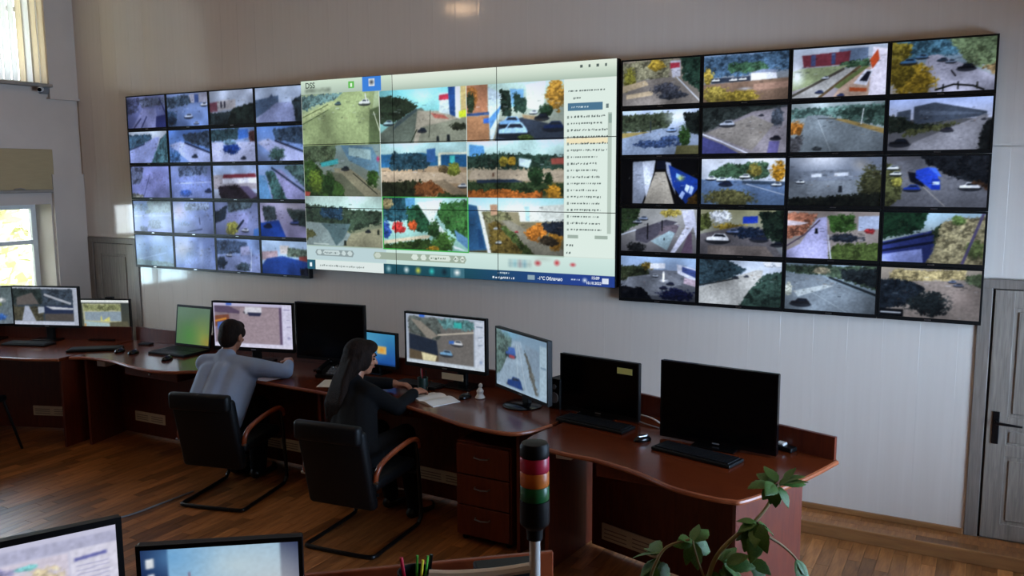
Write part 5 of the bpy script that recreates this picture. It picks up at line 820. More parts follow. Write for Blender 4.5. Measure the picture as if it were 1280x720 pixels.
m2 = [('g', '#aab2c2', '#aab2c2'), ('p', '#35424e', [(0, .06), (.92, .06), (.92, .9), (0, .9)]), ('t', '#2a3534', [(0, .06), (.45, .06), (.45, .45), (0, .45)]), ('p', '#5f5a58', [(.06, .28), (.3, .15), (.4, .45), (.05, .48)]), ('t', '#3a4654', [(.47, .06), (.92, .06), (.92, .46), (.47, .46)]), ('l', '#aab0bc', .06, [(.5, .2), (.7, .32), (.88, .42)]), ('t', '#4c4a3c', [(0, .5), (.45, .5), (.45, .9), (0, .9)]), ('p', '#a9b2c6', [(.18, .5), (.24, .5), (.34, .9), (.12, .9)]), ('p', '#aab4c4', [(.38, .52), (.48, .52), (.48, .66), (.38, .7)]), ('p', '#25304c', [(.48, .48), (.92, .48), (.92, .72), (.48, .72)]), ('p', '#c6ccd8', [(.5, .5), (.92, .54), (.92, .58), (.6, .58)]), ('p', '#504c4a', [(.48, .7), (.92, .68), (.92, .88), (.48, .88)]), ('p', '#c2cadc', [(0, .9), (1, .9), (1, 1), (0, 1)]), ('p', '#b0b8c8', [(.93, 0), (1, 0), (1, 1), (.93, 1)])]
monitor('wide monitor showing four dark camera views, far left desk', (-7.31, 4.645, 1.049), 0.655, 0.37, 20, flat(96, 54, m2, 5), bez=(.013, .013, .022))
m3p = [('g', '#3c4444', '#4c4c40'), ('p', '#eaf0ee', [(0, 0), (1, 0), (1, .09), (0, .09)]), ('p', '#b6b89a', [(.12, .12), (.84, .12), (.84, .88), (.14, .88)]), ('t', '#8d9468', [(.14, .15), (.84, .14), (.84, .35), (.14, .38)]), ('p', '#8fa0ae', [(.16, .4), (.84, .38), (.84, .7), (.16, .68)]), ('p', '#a8c0c4', [(.15, .7), (.62, .78), (.62, .9), (.15, .9)]), ('p', '#d8d480', [(.45, .62), (.47, .5), (.49, .7), (.62, .55), (.63, .72), (.45, .7)]), ('p', '#5c5a48', [(.62, .74), (.95, .7), (.98, .9), (.62, .9)]), ('p', '#e4ece6', [(0, .92), (1, .92), (1, 1), (0, 1)]), ('p', '#c08a4c', [(.15, .78), (.17, .78), (.17, .94), (.15, .94)])]
m3o = monitor('smaller bright monitor with webcam on top, left desks', (-6.871, 4.95 - .06, 0.968), 0.51, 0.292, 24, flat(84, 48, m3p, 6), bez=(.01, .01, .016))
wc = MB().rbox(-0.035, 0.035, -0.02, 0.03, 0.0, 0.022, 0.008).build('webcam', MT['blackp']); wc.location = (-6.80, 4.915, 1.114); wc.rotation_euler = (0, 0, math.radians(24)); tag(wc, 'little black webcam clipped on the smaller left monitor', 'webcam')
# laptop
lp = empty('laptop', (-5.80, 4.80, DZ), math.radians(3), 'open black laptop with green desktop picture', 'laptop')
MB().rbox(-0.2, 0.2, -0.14, 0.14, 0.0, 0.022, 0.005).build('keyboard_base', MT['blackp'], lp)
lk = MB()
for r in range(5):
    for c in range(14): lk.box(-0.17 + c * 0.0245, -0.15 + c * 0.0245, 0.09 - r * 0.024, 0.11 - r * 0.024, 0.022, 0.025)
o = lk.build('keycaps', MT['keycap'], lp); o['kind'] = 'stuff'
MB().box(-0.04, 0.04, -0.12, -0.05, 0.022, 0.0228).build('touchpad', MT['keycap'], lp)
lid = empty('lid', (0, 0.14, 0.024), 0); lid.parent = lp; lid.rotation_euler = (math.radians(-8), 0, 0)
MB().rbox(-0.2, 0.2, 0.0, 0.014, 0.0, 0.345, 0.005).build('lid_casing', MT['blackp'], lid)
link('screen', screen_mesh('screen', 0.365, 0.305, flat(60, 50, [('g', '#647f6c', '#557a50'), ('e', '#92a04c', .8, .8, .5, .7, .8), ('e', '#4c8c44', .4, .75, .4, .5, .7), ('e', '#b0903c', .98, .92, .3, .3, .7), ('e', '#6c8a7c', .1, .1, .5, .4, .5)], 8, .02), MT['screen']), lid, (0, -0.0015, 0.02))
m4 = [('g', '#c3bedd', '#c8c4e4'), ('p', '#8c7c86', [(.02, .07), (.84, .07), (.84, .9), (.02, .9)]), ('p', '#a0909a', [(.35, .1), (.84, .1), (.84, .9), (.3, .9)]), ('p', '#5a4c64', [(.02, .07), (.2, .07), (.34, .18), (.34, .24), (.02, .22)]), ('p', '#7c4c3c', [(.02, .3), (.2, .26), (.22, .5), (.02, .55)]), ('c', '#c8ccdc', .5, .15, .2), ('p', '#d8d8e4', [(.41, .08), (.62, .08), (.62, .22), (.41, .24)]), ('p', '#2c304c', [(.44, .2), (.62, .2), (.6, .28), (.46, .28)]), ('p', '#4c6cb8', [(.05, .45), (.14, .42), (.14, .6), (.05, .62)]), ('l', '#d08c3c', .04, [(.03, .42), (.16, .36)]), ('p', '#5c4c68', [(.84, .07), (.87, .07), (.87, .9), (.84, .9)]), ('p', '#d6d4ee', [(.88, .0), (1, .0), (1, 1), (.88, 1)]), ('l', '#8c88b4', .015, [(.9, .12), (.97, .12)]), ('l', '#8c88b4', .01, [(.93, .35), (.97, .35)]), ('l', '#8c88b4', .01, [(.93, .5), (.97, .5)]), ('e', '#7c7ca8', .95, .75, .03, .06, .8), ('p', '#dcdaf0', [(0, .91), (1, .91), (1, 1), (0, 1)]), ('p', '#4c6cc8', [(.17, .0), (.24, .0), (.24, .06), (.17, .06)])]
monitor('big lavender lit monitor in front of the man', (-4.947, 4.79, 1.037), 0.70, 0.385, 14, flat(112, 62, m4, 9, .03), bez=(.012, .014, .03))
monitor('tall switched off monitor between man and woman', (-4.253, 4.875, 1.039), 0.60, 0.43, 7, None, bez=(.012, .012, .02))
m6 = [('g', '#3c8cb8', '#1c4c9c'), ('e', '#6cc0d8', .3, .4, .6, .7, .7), ('p', '#d8b464', [(.6, .4), (.8, .4), (.8, .64), (.6, .64)]), ('e', '#e0902c', .7, .52, .08, .12, .9), ('p', '#dce8f0', [(.05, .05), (.12, .05), (.12, .12), (.05, .12)]), ('p', '#163a70', [(0, .94), (1, .94), (1, 1), (0, 1)])]
monitor('small monitor with bright blue desktop behind the woman', (-3.925, 4.96, 0.93), 0.45, 0.262, -3, flat(72, 42, m6, 10, .03), bez=(.012, .012, .018))
m7 = [('g', '#a6b2c4', '#aab6c8'), ('p', '#6c6a68', [(.04, .06), (.86, .06), (.86, .92), (.04, .92)]), ('t', '#57605e', [(.04, .06), (.45, .06), (.45, .5), (.04, .4)]), ('p', '#8a857c', [(.06, .1), (.2, .14), (.42, .4), (.3, .5)]), ('p', '#232c3c', [(.04, .4), (.4, .5), (.42, .8), (.04, .72)]), ('t', '#5c8c90', [(.4, .06), (.86, .06), (.86, .22), (.5, .25)]), ('p', '#3cb0ac', [(.62, .1), (.72, .1), (.72, .2), (.62, .2)]), ('p', '#6f6c6a', [(.45, .4), (.86, .25), (.86, .92), (.5, .92)]), ('l', '#c4bcae', .03, [(.42, .38), (.86, .26)]), ('c', '#e6eaf0', .66, .5, .14), ('p', '#3c6cc0', [(.56, .47), (.62, .46), (.62, .52), (.56, .53)]), ('c', '#7cb0dc', .52, .72, .16), ('p', '#5c5040', [(.04, .72), (.42, .8), (.42, .92), (.04, .92)]), ('p', '#e0d8b0', [(.2, .76), (.4, .8), (.38, .92), (.22, .92)]), ('p', '#c8d2e2', [(.88, .04), (1, .04), (1, 1), (.88, 1)]), ('l', '#6c7c94', .02, [(.9, .14), (.97, .14)]), ('l', '#7c8ca4', .015, [(.92, .35), (.97, .33)]), ('l', '#7c8ca4', .015, [(.92, .5), (.97, .48)]), ('e', '#6c84b0', .95, .82, .03, .06, .8), ('p', '#c8d4e0', [(0, .93), (1, .93), (1, 1), (0, 1)]), ('p', '#3c6cd0', [(.18, 0), (.25, 0), (.25, .06), (.18, .06)])]
monitor('monitor with street camera view facing the woman', (-3.241, 4.878, 1.051), 0.69, 0.385, -3, flat(112, 62, m7, 11, .05), bez=(.014, .014, .026), neck_off=.12)
m8 = [('g', '#7c98b0', '#8ca4b8'), ('t', '#5c7470', [(0, .0), (.3, .05), (.35, .4), (.05, .8), (0, .8)]), ('p', '#93a9bd', [(.35, .15), (.5, .12), (.8, 1), (.0, 1), (.1, .75)]), ('l', '#b0c2d0', .02, [(.42, .2), (.45, 1)]), ('l', '#b0c2d0', .02, [(.46, .2), (.62, 1)]), ('t', '#5a5c58', [(.55, .25), (.66, .35), (.84, .95), (.78, .98)]), ('p', '#7f94a8', [(.58, .15), (.85, .2), (.85, .8), (.65, .4)]), ('c', '#3c5ca0', .3, .36, .2), ('p', '#4468b4', [(.25, .28), (.38, .26), (.4, .36), (.26, .38)]), ('p', '#a84850', [(.27, .4), (.38, .4), (.38, .45), (.27, .45)]), ('c', '#1f3a78', .38, .86, .3), ('p', '#24407c', [(.24, .84), (.5, .8), (.54, .96), (.26, .95)]), ('e', '#70b8dc', .3, .05, .3, .1, .6), ('p', '#a4bccc', [(.86, .1), (1, .1), (1, 1), (.86, 1)]), ('l', '#5c748c', .02, [(.88, .45), (.97, .45)]), ('p', '#9cb4c8', [(0, .94), (1, .94), (1, 1), (0, 1)])]
monitor('swivelled monitor showing blue tinted road, round base', (-2.531, 4.66, 1.014), 0.625, 0.40, -30, flat(104, 62, m8, 12, .04), base='round', bez=(.012, .012, .02), base_shift=-.02)
t9 = monitor('switched off monitor with yellow note on its corner', (-2.008, 4.669, 0.932), 0.545, 0.345, -8, None, bez=(.011, .011, .022))
nt_ = MB().box(-0.05, 0.05, -0.0015, 0.0, -0.018, 0.018).build('sticky_note', MT['yellow']); nt_.parent = t9; nt_.location = (0.18, -0.001, 0.30)
monitor('large switched off monitor at the right end desk', (-1.219, 4.406, 0.975), 0.645, 0.425, -6, None, bez=(.011, .011, .022), casing='blackg')

def keyboard(label, x, y, yaw, ln=0.45, dp=0.15):
    k = empty('keyboard', (x, y, DZ), math.radians(yaw), label, 'keyboard', 'black keyboards on the desks')
    MB().rbox(-ln / 2, ln / 2, -dp / 2, dp / 2, 0.0, 0.018, 0.005).build('keyboard_case', MT['blackp'], k)
    m = MB(); cols = 20; w = (ln - 0.03) / cols
    for r in range(6):
        for c in range(cols):
            if r == 5 and 4 <= c <= 9: continue
            m.box(-ln / 2 + 0.015 + c * w + 0.001, -ln / 2 + 0.015 + (c + 1) * w - 0.001, dp / 2 - 0.012 - (r + 1) * 0.0205, dp / 2 - 0.012 - r * 0.0205 - 0.002, 0.018, 0.023)
    m.box(-ln / 2 + 0.015 + 4 * w, -ln / 2 + 0.015 + 10 * w - 0.001, dp / 2 - 0.135, dp / 2 - 0.1165, 0.018, 0.023)
    o = m.build('keycaps', MT['keycap'], k); o['kind'] = 'stuff'
keyboard('black keyboard on the far left desk below the four views', -7.25, 4.43, 20, .42)
keyboard('black keyboard in front of the webcam monitor', -6.52, 4.55, 38, .42)
keyboard('black keyboard under the switched off monitor with note', -1.955, 4.50, -10, .46)
keyboard('black keyboard before the large end monitor', -1.27, 4.235, -14, .46)
keyboard('black keyboard below the street camera monitor', -3.40, 4.80, -3, .36, .13)
def mouse(label, x, y, yaw, m='blackg'):
    t = empty('mouse', (x, y, DZ), math.radians(yaw), label, 'mouse', 'computer mice on the desks')
    b_ = MB(); b_.ell((0, 0, 0.004), (0.031, 0.055, 0.03), seg=16, rings=10); b_.v = [(p[0], p[1], max(p[2], 0.0)) for p in b_.v]; b_.build('mouse_body', MT[m], t, True)
    MB().tube([(-0.004, 0.028, 0.028), (0.004, 0.028, 0.028)], 0.007, 10).build('scroll_wheel', MT['silver'], t, True)
    return t
mouse('black mouse at the right of the left keyboards', -6.264, 4.592, 15); mouse('black mouse between two others on the wavy desk', -6.105, 4.60, 10)
mouse('black mouse in front of the laptop', -5.655, 4.56, 5); mouse('black mouse beside the open notebook', -2.94, 4.66, -10)
mm = mouse('black and silver mouse between the two end keyboards', -1.604, 4.342, -35); MB().rbox(0.004, 0.02, -0.035, 0.02, 0.026, 0.034, 0.003).build('silver_stripe', MT['silver'], mm)
# phone, papers and small things
ph = empty('desk_phone', (-4.12, 4.74, DZ), math.radians(10), 'black desk phone with handset below the dark monitor', 'phone')
MB().add([(-.09, -.09, 0), (.09, -.09, 0), (.09, .09, 0), (-.09, .09, 0), (-.09, -.09, .025), (.09, -.09, .025), (.09, .09, .065), (-.09, .09, .065)], [(0, 3, 2, 1), (4, 5, 6, 7), (0, 1, 5, 4), (1, 2, 6, 5), (2, 3, 7, 6), (3, 0, 4, 7)]).build('phone_base', MT['blackp'], ph)
MB().tube([(-.06, -.085, .045), (-.065, -.05, .065), (-.065, .05, .088), (-.06, .085, .085)], [.022, .016, .016, .022], 10).build('handset', MT['blackg'], ph, True)
kp = MB()
for r in range(4):
    for c in range(3): kp.box(-.01 + c * .026, .008 + c * .026, -.07 + r * .022, -.055 + r * .022, .03 + r * .009, .042 + r * .009)
o = kp.build('keypad', MT['greyp'], ph); o['kind'] = 'stuff'
MB().box(.0, .07, .04, .075, .055, .068).build('display', MT['silver'], ph)
def sheet(name, label, cat, x, y, yaw, w, h, t=0.002, m='paper', z=DZ):
    o = MB().box(-w / 2, w / 2, -h / 2, h / 2, 0.0, t).build(name, MT[m]); o.location = (x, y, z); o.rotation_euler = (0, 0, math.radians(yaw)); tag(o, label, cat); return o
sheet('paper_sheet', 'white paper sheet on desk left of the woman', 'paper', -3.98, 4.56, 25, .15, .21)
sheet('paper_pad', 'white paper in front of the man', 'paper', -4.85, 4.58, 15, .21, .29, .004)
nb = empty('notebook', (-3.10, 4.53, DZ), math.radians(-22), 'open white notebook under the woman writing hand', 'notebook')
for s in (-1, 1):
    m = MB(); n = 8
    top = [(s * 0.15 * k / n, 0.0, 0.004 + 0.016 * math.sin(math.pi * min(1, (k / n) * 1.15 + .05)) ** 0.8 * (1 - .5 * k / n)) for k in range(n + 1)]
    v = [(p[0], -.105, p[2]) for p in top] + [(p[0], .105, p[2]) for p in top] + [(p[0], -.105, 0) for p in top] + [(p[0], .105, 0) for p in top]; N = n + 1
    f = []
    for k in range(n): f += [(k, k + 1, N + k + 1, N + k), (2 * N + k, 3 * N + k, 3 * N + k + 1, 2 * N + k + 1), (k, 2 * N + k, 2 * N + k + 1, k + 1), (N + k, N + k + 1, 3 * N + k + 1, 3 * N + k)]
    f += [(n, 2 * N + n, 3 * N + n, N + n), (0, N, 3 * N, 2 * N)]
    m.add(v, f).build('page_block', MT['paper'], nb, True)
pn = MB().tube([(0, 0, 0), (0.09, -0.05, 0.09)], [.003, .0045], 8).build('pen', MT['blackg'], None, True); pn.location = (-3.215, 4.60, DZ + .028); tag(pn, 'dark pen in the woman right hand', 'pen')
st = MB().box(-0.09, 0.09, -0.003, 0.0, 0, .045).build('paper_label', MT['cream']); st.location = (-3.17, 4.868, 0.800); st.rotation_euler = (0, 0, math.radians(-3)); tag(st, 'pale paper strip standing under the street camera monitor', 'paper')
fg_ = empty('figurine', (-2.85, 4.70, DZ), 0.3, 'small white figurine left of the round monitor base', 'figurine')
MB().lathe([(.028, 0), (.034, .006), (.02, .03), (.024, .05), (.012, .068), (.004, .075)], seg=14).build('figure_body', MT['white'], fg_, True); MB().ell((0.003, 0, .085), (.014, .014, .016)).build('figure_head', MT['white'], fg_, True)
cup = empty('pen_cup', (-3.30, 4.70, DZ), 0, 'dark green pen cup in front of the woman', 'cup')
MB().lathe([(.03, 0), (.034, .002), (.036, .09), (.032, .09), (.03, .006)], seg=18).build('cup_body', mat('dark_green_plastic', '#15302a', .4), cup, True)
for k, (a, b_) in enumerate(((.01, .03), (-.015, .01), (.0, -.02))): MB().tube([(a * .3, b_ * .3, .006), (a, b_, .135 + .01 * k)], .004, 6).build('pen', MT[['blackg', 'penred', 'silver'][k]], cup, True)
sp = empty('desk_speaker', (-2.30, 4.76, DZ), math.radians(-15), 'black speaker box between the swivelled and noted monitors', 'speaker')
MB().rbox(-.045, .045, -.06, .06, 0, .19, .006).build('speaker_box', MT['blackp'], sp); MB().tube([(0, -.06, .07), (0, -.064, .07)], .034, 18).build('speaker_cone', MT['greyp'], sp, True); MB().tube([(0, -.06, .14), (0, -.064, .14)], .016, 14).build('tweeter', MT['greyp'], sp, True)
cbl = MB().tube(spline([(-1.80, 4.80, DZ + .004), (-1.76, 4.72, DZ + .03), (-1.66, 4.66, DZ + .035), (-1.56, 4.62, DZ + .006), (-1.50, 4.60, DZ + .004)], 6), .005, 6).build('white_cable', MT['white'], None, True); tag(cbl, 'white cable looping behind the end desk monitors', 'cable')
cb2 = MB().tube(spline([(-1.78, 4.70, DZ + .004), (-1.70, 4.62, DZ + .012), (-1.60, 4.60, DZ + .004)], 6), .004, 6).build('grey_cable', MT['greyp'], None, True); tag(cb2, 'thin grey cable lying by the noted monitor', 'cable')
ad = empty('power_adapter', (-0.885, 4.54, DZ), math.radians(-20), 'small black and white adapter at end of right desk', 'adapter')
MB().rbox(-.05, .05, -.03, .03, 0, .025, .006).build('adapter_body', MT['blackp'], ad); MB().rbox(-.045, .0, -.022, .018, .0255, .04, .004).build('white_plug', MT['white'], ad)
gd = MB().rbox(-.06, .06, -.03, .03, 0, .016, .006).build('card_reader', MT['blackp']); gd.location = (-6.333, 4.90, DZ); gd.rotation_euler = (0, 0, .2); tag(gd, 'slim black card reader at back of the wavy desk', 'card reader')

# ------------------------------------------------------------------ chairs
def make_chair(label, x, y, rz, group='black cantilever armchairs'):
    c = empty('office_armchair', (x, y, 0), rz, label, 'chair', group)
    w = 0.235
    pts = []
    for s in (-1, 1):
        P = [(s * w, -0.27, .013), (s * w, 0.18, .013), (s * w, 0.25, .03), (s * w, 0.275, .09), (s * w, .245, .42), (s * w, .225, .545)]
        MB().tube(spline(P, 5), .013, 8).build('frame_side', MT['blacksteel'], c, True)
        A = [(s * (w + .005), -.255, .45), (s * (w + .012), -.25, .50), (s * (w + .016), -.20, .545), (s * (w + .016), -.05, .575), (s * (w + .014), .14, .585), (s * (w + .01), .225, .56), (s * (w + .006), .245, .51)]
        MB().tube(spline(A, 5), [.016] * 31, 10).build('armrest', MT['armwood'], c, True)
        MB().tube([(s * (w - .01), -.262, .45), (s * (w + .03), -.262, .45)], .009, 10).build('bolt', MT['silver'], c, True)
    MB().tube(spline([(-w, -.20, .013), (-w, -.27, .013), (-w + .035, -.30, .013), (0, -.305, .013), (w - .035, -.30, .013), (w, -.27, .013), (w, -.20, .013)], 5), .0132, 8).build('floor_bar', MT['blacksteel'], c, True)
    MB().tube([(-w, .21, .36), (w, .21, .36)], .011, 8).build('seat_bar', MT['blacksteel'], c, True)
    MB().tube([(-w, -.22, .36), (w, -.22, .36)], .011, 8).build('seat_bar', MT['blacksteel'], c, True)
    MB().rbox(-.225, .225, -.22, .25, .37, .445, .03, 3).build('seat', MT['leather'], c, True)
    b_ = MB(); b_.rbox(-.228, .228, -.035, .035, 0.0, .50, .028, 3)
    # a gently curved, reclined back
    b_.v = [(p[0], p[1] - .03 * (1 - (p[0] / .228) ** 2) - .11 * (p[2] / .5) ** 1.3, p[2]) for p in b_.v]
    bk = b_.build('backrest', MT['leather'], c, True, loc=(0, -.225, .27))
    r_ = MB(); r_.rbox(-.222, .222, -.02, .045, .42, .535, .025, 3)
    r_.v = [(p[0], p[1] - .03 * (1 - (p[0] / .228) ** 2) - .145, p[2]) for p in r_.v]
    r_.build('top_roll', MT['leather'], bk, True)
    return c
ch1 = make_chair('black leather cantilever armchair of the man in blue', -4.50, 4.14, math.radians(14))
ch2 = copy_tree(ch1); ch2.location = (-3.27, 4.02, 0); ch2.rotation_euler = (0, 0, math.radians(6)); ch2['label'] = 'black leather cantilever armchair of the woman in black'
c3 = empty('side_chair', (-6.98, 3.72, 0), math.radians(20), 'black steel legged chair cut by the left picture edge', 'chair')
MB().rbox(-.21, .21, -.2, .2, .41, .46, .02, 3).build('seat', MT['leather'], c3, True)
for (sx, sy) in ((-1, -1), (1, -1), (-1, 1), (1, 1)): MB().tube([(sx * .19, sy * .17, .42), (sx * .27, sy * .24, .0)], .011, 8).build('leg', MT['blacksteel'], c3, True)
MB().rbox(-.2, .2, -.235, -.2, .55, .85, .015, 3).build('backrest', MT['leather'], c3, True)
for s in (-1, 1): MB().tube([(s * .17, -.18, .42), (s * .17, -.235, .6)], .011, 8).build('back_post', MT['blacksteel'], c3, True)
fc = MB().tube(spline([(-5.05, 3.0, .005), (-4.832, 3.462, .005), (-4.80, 3.75, .005), (-4.79, 4.02, .005)], 6), .006, 6).build('floor_cable', MT['greyp'], None, True); tag(fc, 'thin grey cable lying across the parquet', 'cable')
# ------------------------------------------------------------------ people
def fuse(name, mb, m, parent=None, voxel=0.008, smooth=4):
    """one continuous skin over the given solid pieces"""
    o = mb.build(name, m, None)
    r = o.modifiers.new('remesh', 'REMESH'); r.mode = 'VOXEL'; r.voxel_size = voxel; r.use_smooth_shade = True
    s = o.modifiers.new('smooth', 'SMOOTH'); s.factor = 0.5; s.iterations = smooth
    dg = bpy.context.evaluated_depsgraph_get(); me = bpy.data.meshes.new_from_object(o.evaluated_get(dg))
    o.modifiers.clear(); old = o.data; o.data = me; bpy.data.meshes.remove(old)
    if not len(me.materials): me.materials.append(m)
    me.polygons.foreach_set('use_smooth', [True] * len(me.polygons))
    if parent: o.parent = parent
    return o
def chain(mb, pts, rs):
    for a, b_, r0, r1 in zip(pts[:-1], pts[1:], rs[:-1], rs[1:]): mb.cap(a, r0, b_, r1)
def frame(yaw, pitch=0.0):
    """columns: right, forward, up of something facing the given heading (0 = +Y, positive turns left)"""
    return Matrix.Rotation(yaw, 3, 'Z') @ Matrix.Rotation(pitch, 3, 'X')
def head_pieces(mb, c, R, s=1.0):
    c = Vector(c); P = lambda x, y, z: c + R @ Vector((x * s, y * s, z * s))
    mb.ell(P(0, -.012, .028), (.074 * s, .092 * s, .086 * s), R); mb.ell(P(0, .02, -.03), (.062 * s, .07 * s, .078 * s), R)
    mb.ell(P(0, .048, -.078), (.034 * s, .034 * s, .028 * s), R); mb.cap(P(0, .082, .012), .009 * s, P(0, .102, -.022), .0125 * s)
    mb.ell(P(0, .076, -.048), (.022 * s, .014 * s, .012 * s), R); mb.ell(P(0, .07, .03), (.05 * s, .018 * s, .012 * s), R)
    for k in (-1, 1):
        mb.ell(P(.074 * k, -.008, -.012), (.011 * s, .02 * s, .032 * s), R); mb.ell(P(.038 * k, .062, -.02), (.022 * s, .02 * s, .018 * s), R)
def face_details(c, R, parent, s=1.0):
    c = Vector(c); P = lambda x, y, z: c + R @ Vector((x * s, y * s, z * s))
    for k in (-1, 1):
        MB().ell(P(.03 * k, .078, .006), (.0105 * s, .007 * s, .006 * s), R, 10, 6).build('eye', MT['eye'], parent, True)
        MB().tube([P(.014 * k, .092, .03), P(.032 * k, .088, .036), P(.05 * k, .074, .028)], .0035 * s, 6).build('eyebrow', MT['hair'], parent, True)
    MB().tube([P(-.022, .084, -.05), P(0, .092, -.049), P(.022, .084, -.05)], [.003, .0055, .003], 8).build('lips', MT['lips'], parent, True)
def hand_pieces(mb, wrist, d, up, side, L=0.165, curl=0.5):
    """palm and five bent fingers; d: pointing direction, up: back of the hand, side: +1 when the thumb leaves to d x up"""
    w = Vector(wrist); d = Vector(d).normalized(); up = Vector(up); up = (up - d * up.dot(d)).normalized(); t = d.cross(up).normalized() * side
    pl = L * 0.5
    for k in (-1.2, -.4, .4, 1.2): mb.cap(w + t * k * .011, .014, w + d * pl + t * k * .0165, .0115)
    for k, ln in ((1.5, .88), (.5, 1.0), (-.5, .94), (-1.5, .74)):
        p0 = w + d * pl * .95 + t * k * .0155; l = L * .5 * ln
        p1 = p0 + (d * math.cos(curl * .5) - up * math.sin(curl * .5)) * l * .42; p2 = p1 + (d * math.cos(curl * 1.3) - up * math.sin(curl * 1.3)) * l * .32; p3 = p2 + (d * math.cos(curl * 2) - up * math.sin(curl * 2)) * l * .26
        chain(mb, [p0, p1, p2, p3], [.0088, .0082, .0075, .0065])
    q0 = w + d * pl * .3 + t * .02; q1 = q0 + (d * .6 + t * .8 - up * .2).normalized() * .035; q2 = q1 + (d * .9 + t * .25 - up * .3).normalized() * .03
    chain(mb, [q0, q1, q2], [.012, .0098, .0078])
V3 = Vector
# ---- the man in the light blue shirt
neck, head = V3((-4.79, 4.385, .905)), V3((-4.805, 4.45, 1.035))
RH = frame(math.radians(13), math.radians(-16))
shL, shR = V3((-4.965, 4.335, .838)), V3((-4.525, 4.375, .845))
elL, wrL = V3((-5.10, 4.50, .785)), V3((-4.93, 4.62, .800))
elR, wrR = V3((-4.375, 4.535, .798)), V3((-4.475, 4.685, .832))
pel, chest = V3((-4.665, 4.10, .525)), V3((-4.735, 4.32, .76))
hipL, hipR = V3((-4.78, 4.09, .505)), V3((-4.56, 4.11, .505)); knL, knR = V3((-4.86, 4.50, .52)), V3((-4.63, 4.52, .52)); anL, anR = V3((-4.82, 4.46, .09)), V3((-4.60, 4.45, .09))
def body(name, label, parts):
    mb = MB()
    head_pieces(mb, parts['head'], parts['RH'], parts.get('hs', 1.0)); mb.cap(parts['neck'] - V3((0, 0, .02)), .055, parts['head'] + parts['RH'] @ V3((0, -.015, -.05)), .05)
    for s, (sh, el, wr) in enumerate(parts['arms']): chain(mb, [sh, el, wr], [.05, .04, .028])
    sh0, sh1 = parts['arms'][0][0], parts['arms'][1][0]
    mb.cap(sh0, .042, parts['neck'] - V3((0, 0, .02)), .042); mb.cap(sh1, .042, parts['neck'] - V3((0, 0, .02)), .042)
    mb.cap(parts['chest'] + V3((0, .02, 0)), .08, parts['neck'], .05); mb.cap(parts['pel'], .09, parts['chest'] + V3((0, .02, 0)), .08)
    for (h_, k_, a_) in parts['legs']: chain(mb, [h_, k_, a_, a_ + parts['foot']], [.08, .058, .04, .03])
    for (w_, d_, u_, s_) in parts['hands']: hand_pieces(mb, w_, d_, u_, s_, parts.get('hl', .165), parts.get('curl', .5))
    o = fuse(name, mb, MT['skin'], None, .006, 2); tag(o, label, 'person', 'people at the desks'); return o
man = body('person', 'person in light blue shirt leaning over the desk', dict(head=head, RH=RH, neck=neck, chest=chest, pel=pel, arms=[(shL, elL, wrL), (shR, elR, wrR)],
    legs=[(hipL, knL, anL), (hipR, knR, anR)], foot=V3((-.02, .14, -.045)), hands=[(wrL, (.8, .5, -.05), (0, 0, 1), -1), (wrR, (-.75, .6, .05), (0, 0, 1), -1)]))
face_details(head, RH, man)
sh = MB()
for s in (-1, 1):
    off = V3((.115 * s, .02 * s, 0)); sh.cap(pel + off * .95 + V3((0, .0, -.01)), .118, chest + off * 1.0, .118)
    sh.cap(chest + off, .112, (shL if s < 0 else shR) + V3((-.04 * s, 0, -.03)), .075)
sh.cap(pel, .13, chest, .13); sh.cap(chest, .115, neck + V3((0, -.03, -.055)), .075)
for a, b_, c in ((shL, elL, wrL), (shR, elR, wrR)):
    sh.cap(a, .072, neck + V3((0, -.02, -.035)), .056); chain(sh, [a, b_, b_ + (c - b_) * .72], [.072, .054, .04])
sh.cap(neck + V3((-.02, -.012, .004)), .055, neck + V3((.02, -.008, .004)), .055)
shirt = fuse('shirt', sh, MT['shirt'], man, .009, 22)
tr = MB(); tr.cap(hipL, .11, hipR, .11); tr.cap(pel + V3((-.1, 0, -.035)), .115, pel + V3((.1, 0, -.035)), .115)
for h_, k_, a_ in ((hipL, knL, anL), (hipR, knR, anR)): chain(tr, [h_, k_, a_ + V3((0, 0, .0))], [.10, .075, .06])
fuse('trousers', tr, MT['trousers'], man, .01, 4)
for a_ in (anL, anR):
    s = MB(); s.cap(a_ + V3((0, -.03, -.045)), .043, a_ + V3((-.02, .16, -.052)), .037); s.v = [(p[0], p[1], max(p[2], .002)) for p in s.v]; fuse('shoe', s, MT['shoe'], man, .008, 3)
hr = MB(); c = head; P = lambda x, y, z: c + RH @ V3((x, y, z))
hr.ell(P(0, -.022, .036), (.083, .094, .088), RH); hr.ell(P(0, -.05, -.012), (.076, .062, .085), RH); hr.ell(P(0, .035, .075), (.066, .058, .044), RH)
for k in (-1, 1): hr.ell(P(.064 * k, .02, .03), (.02, .045, .04), RH)
fuse('hair', hr, MT['hair'], man, .008, 3)
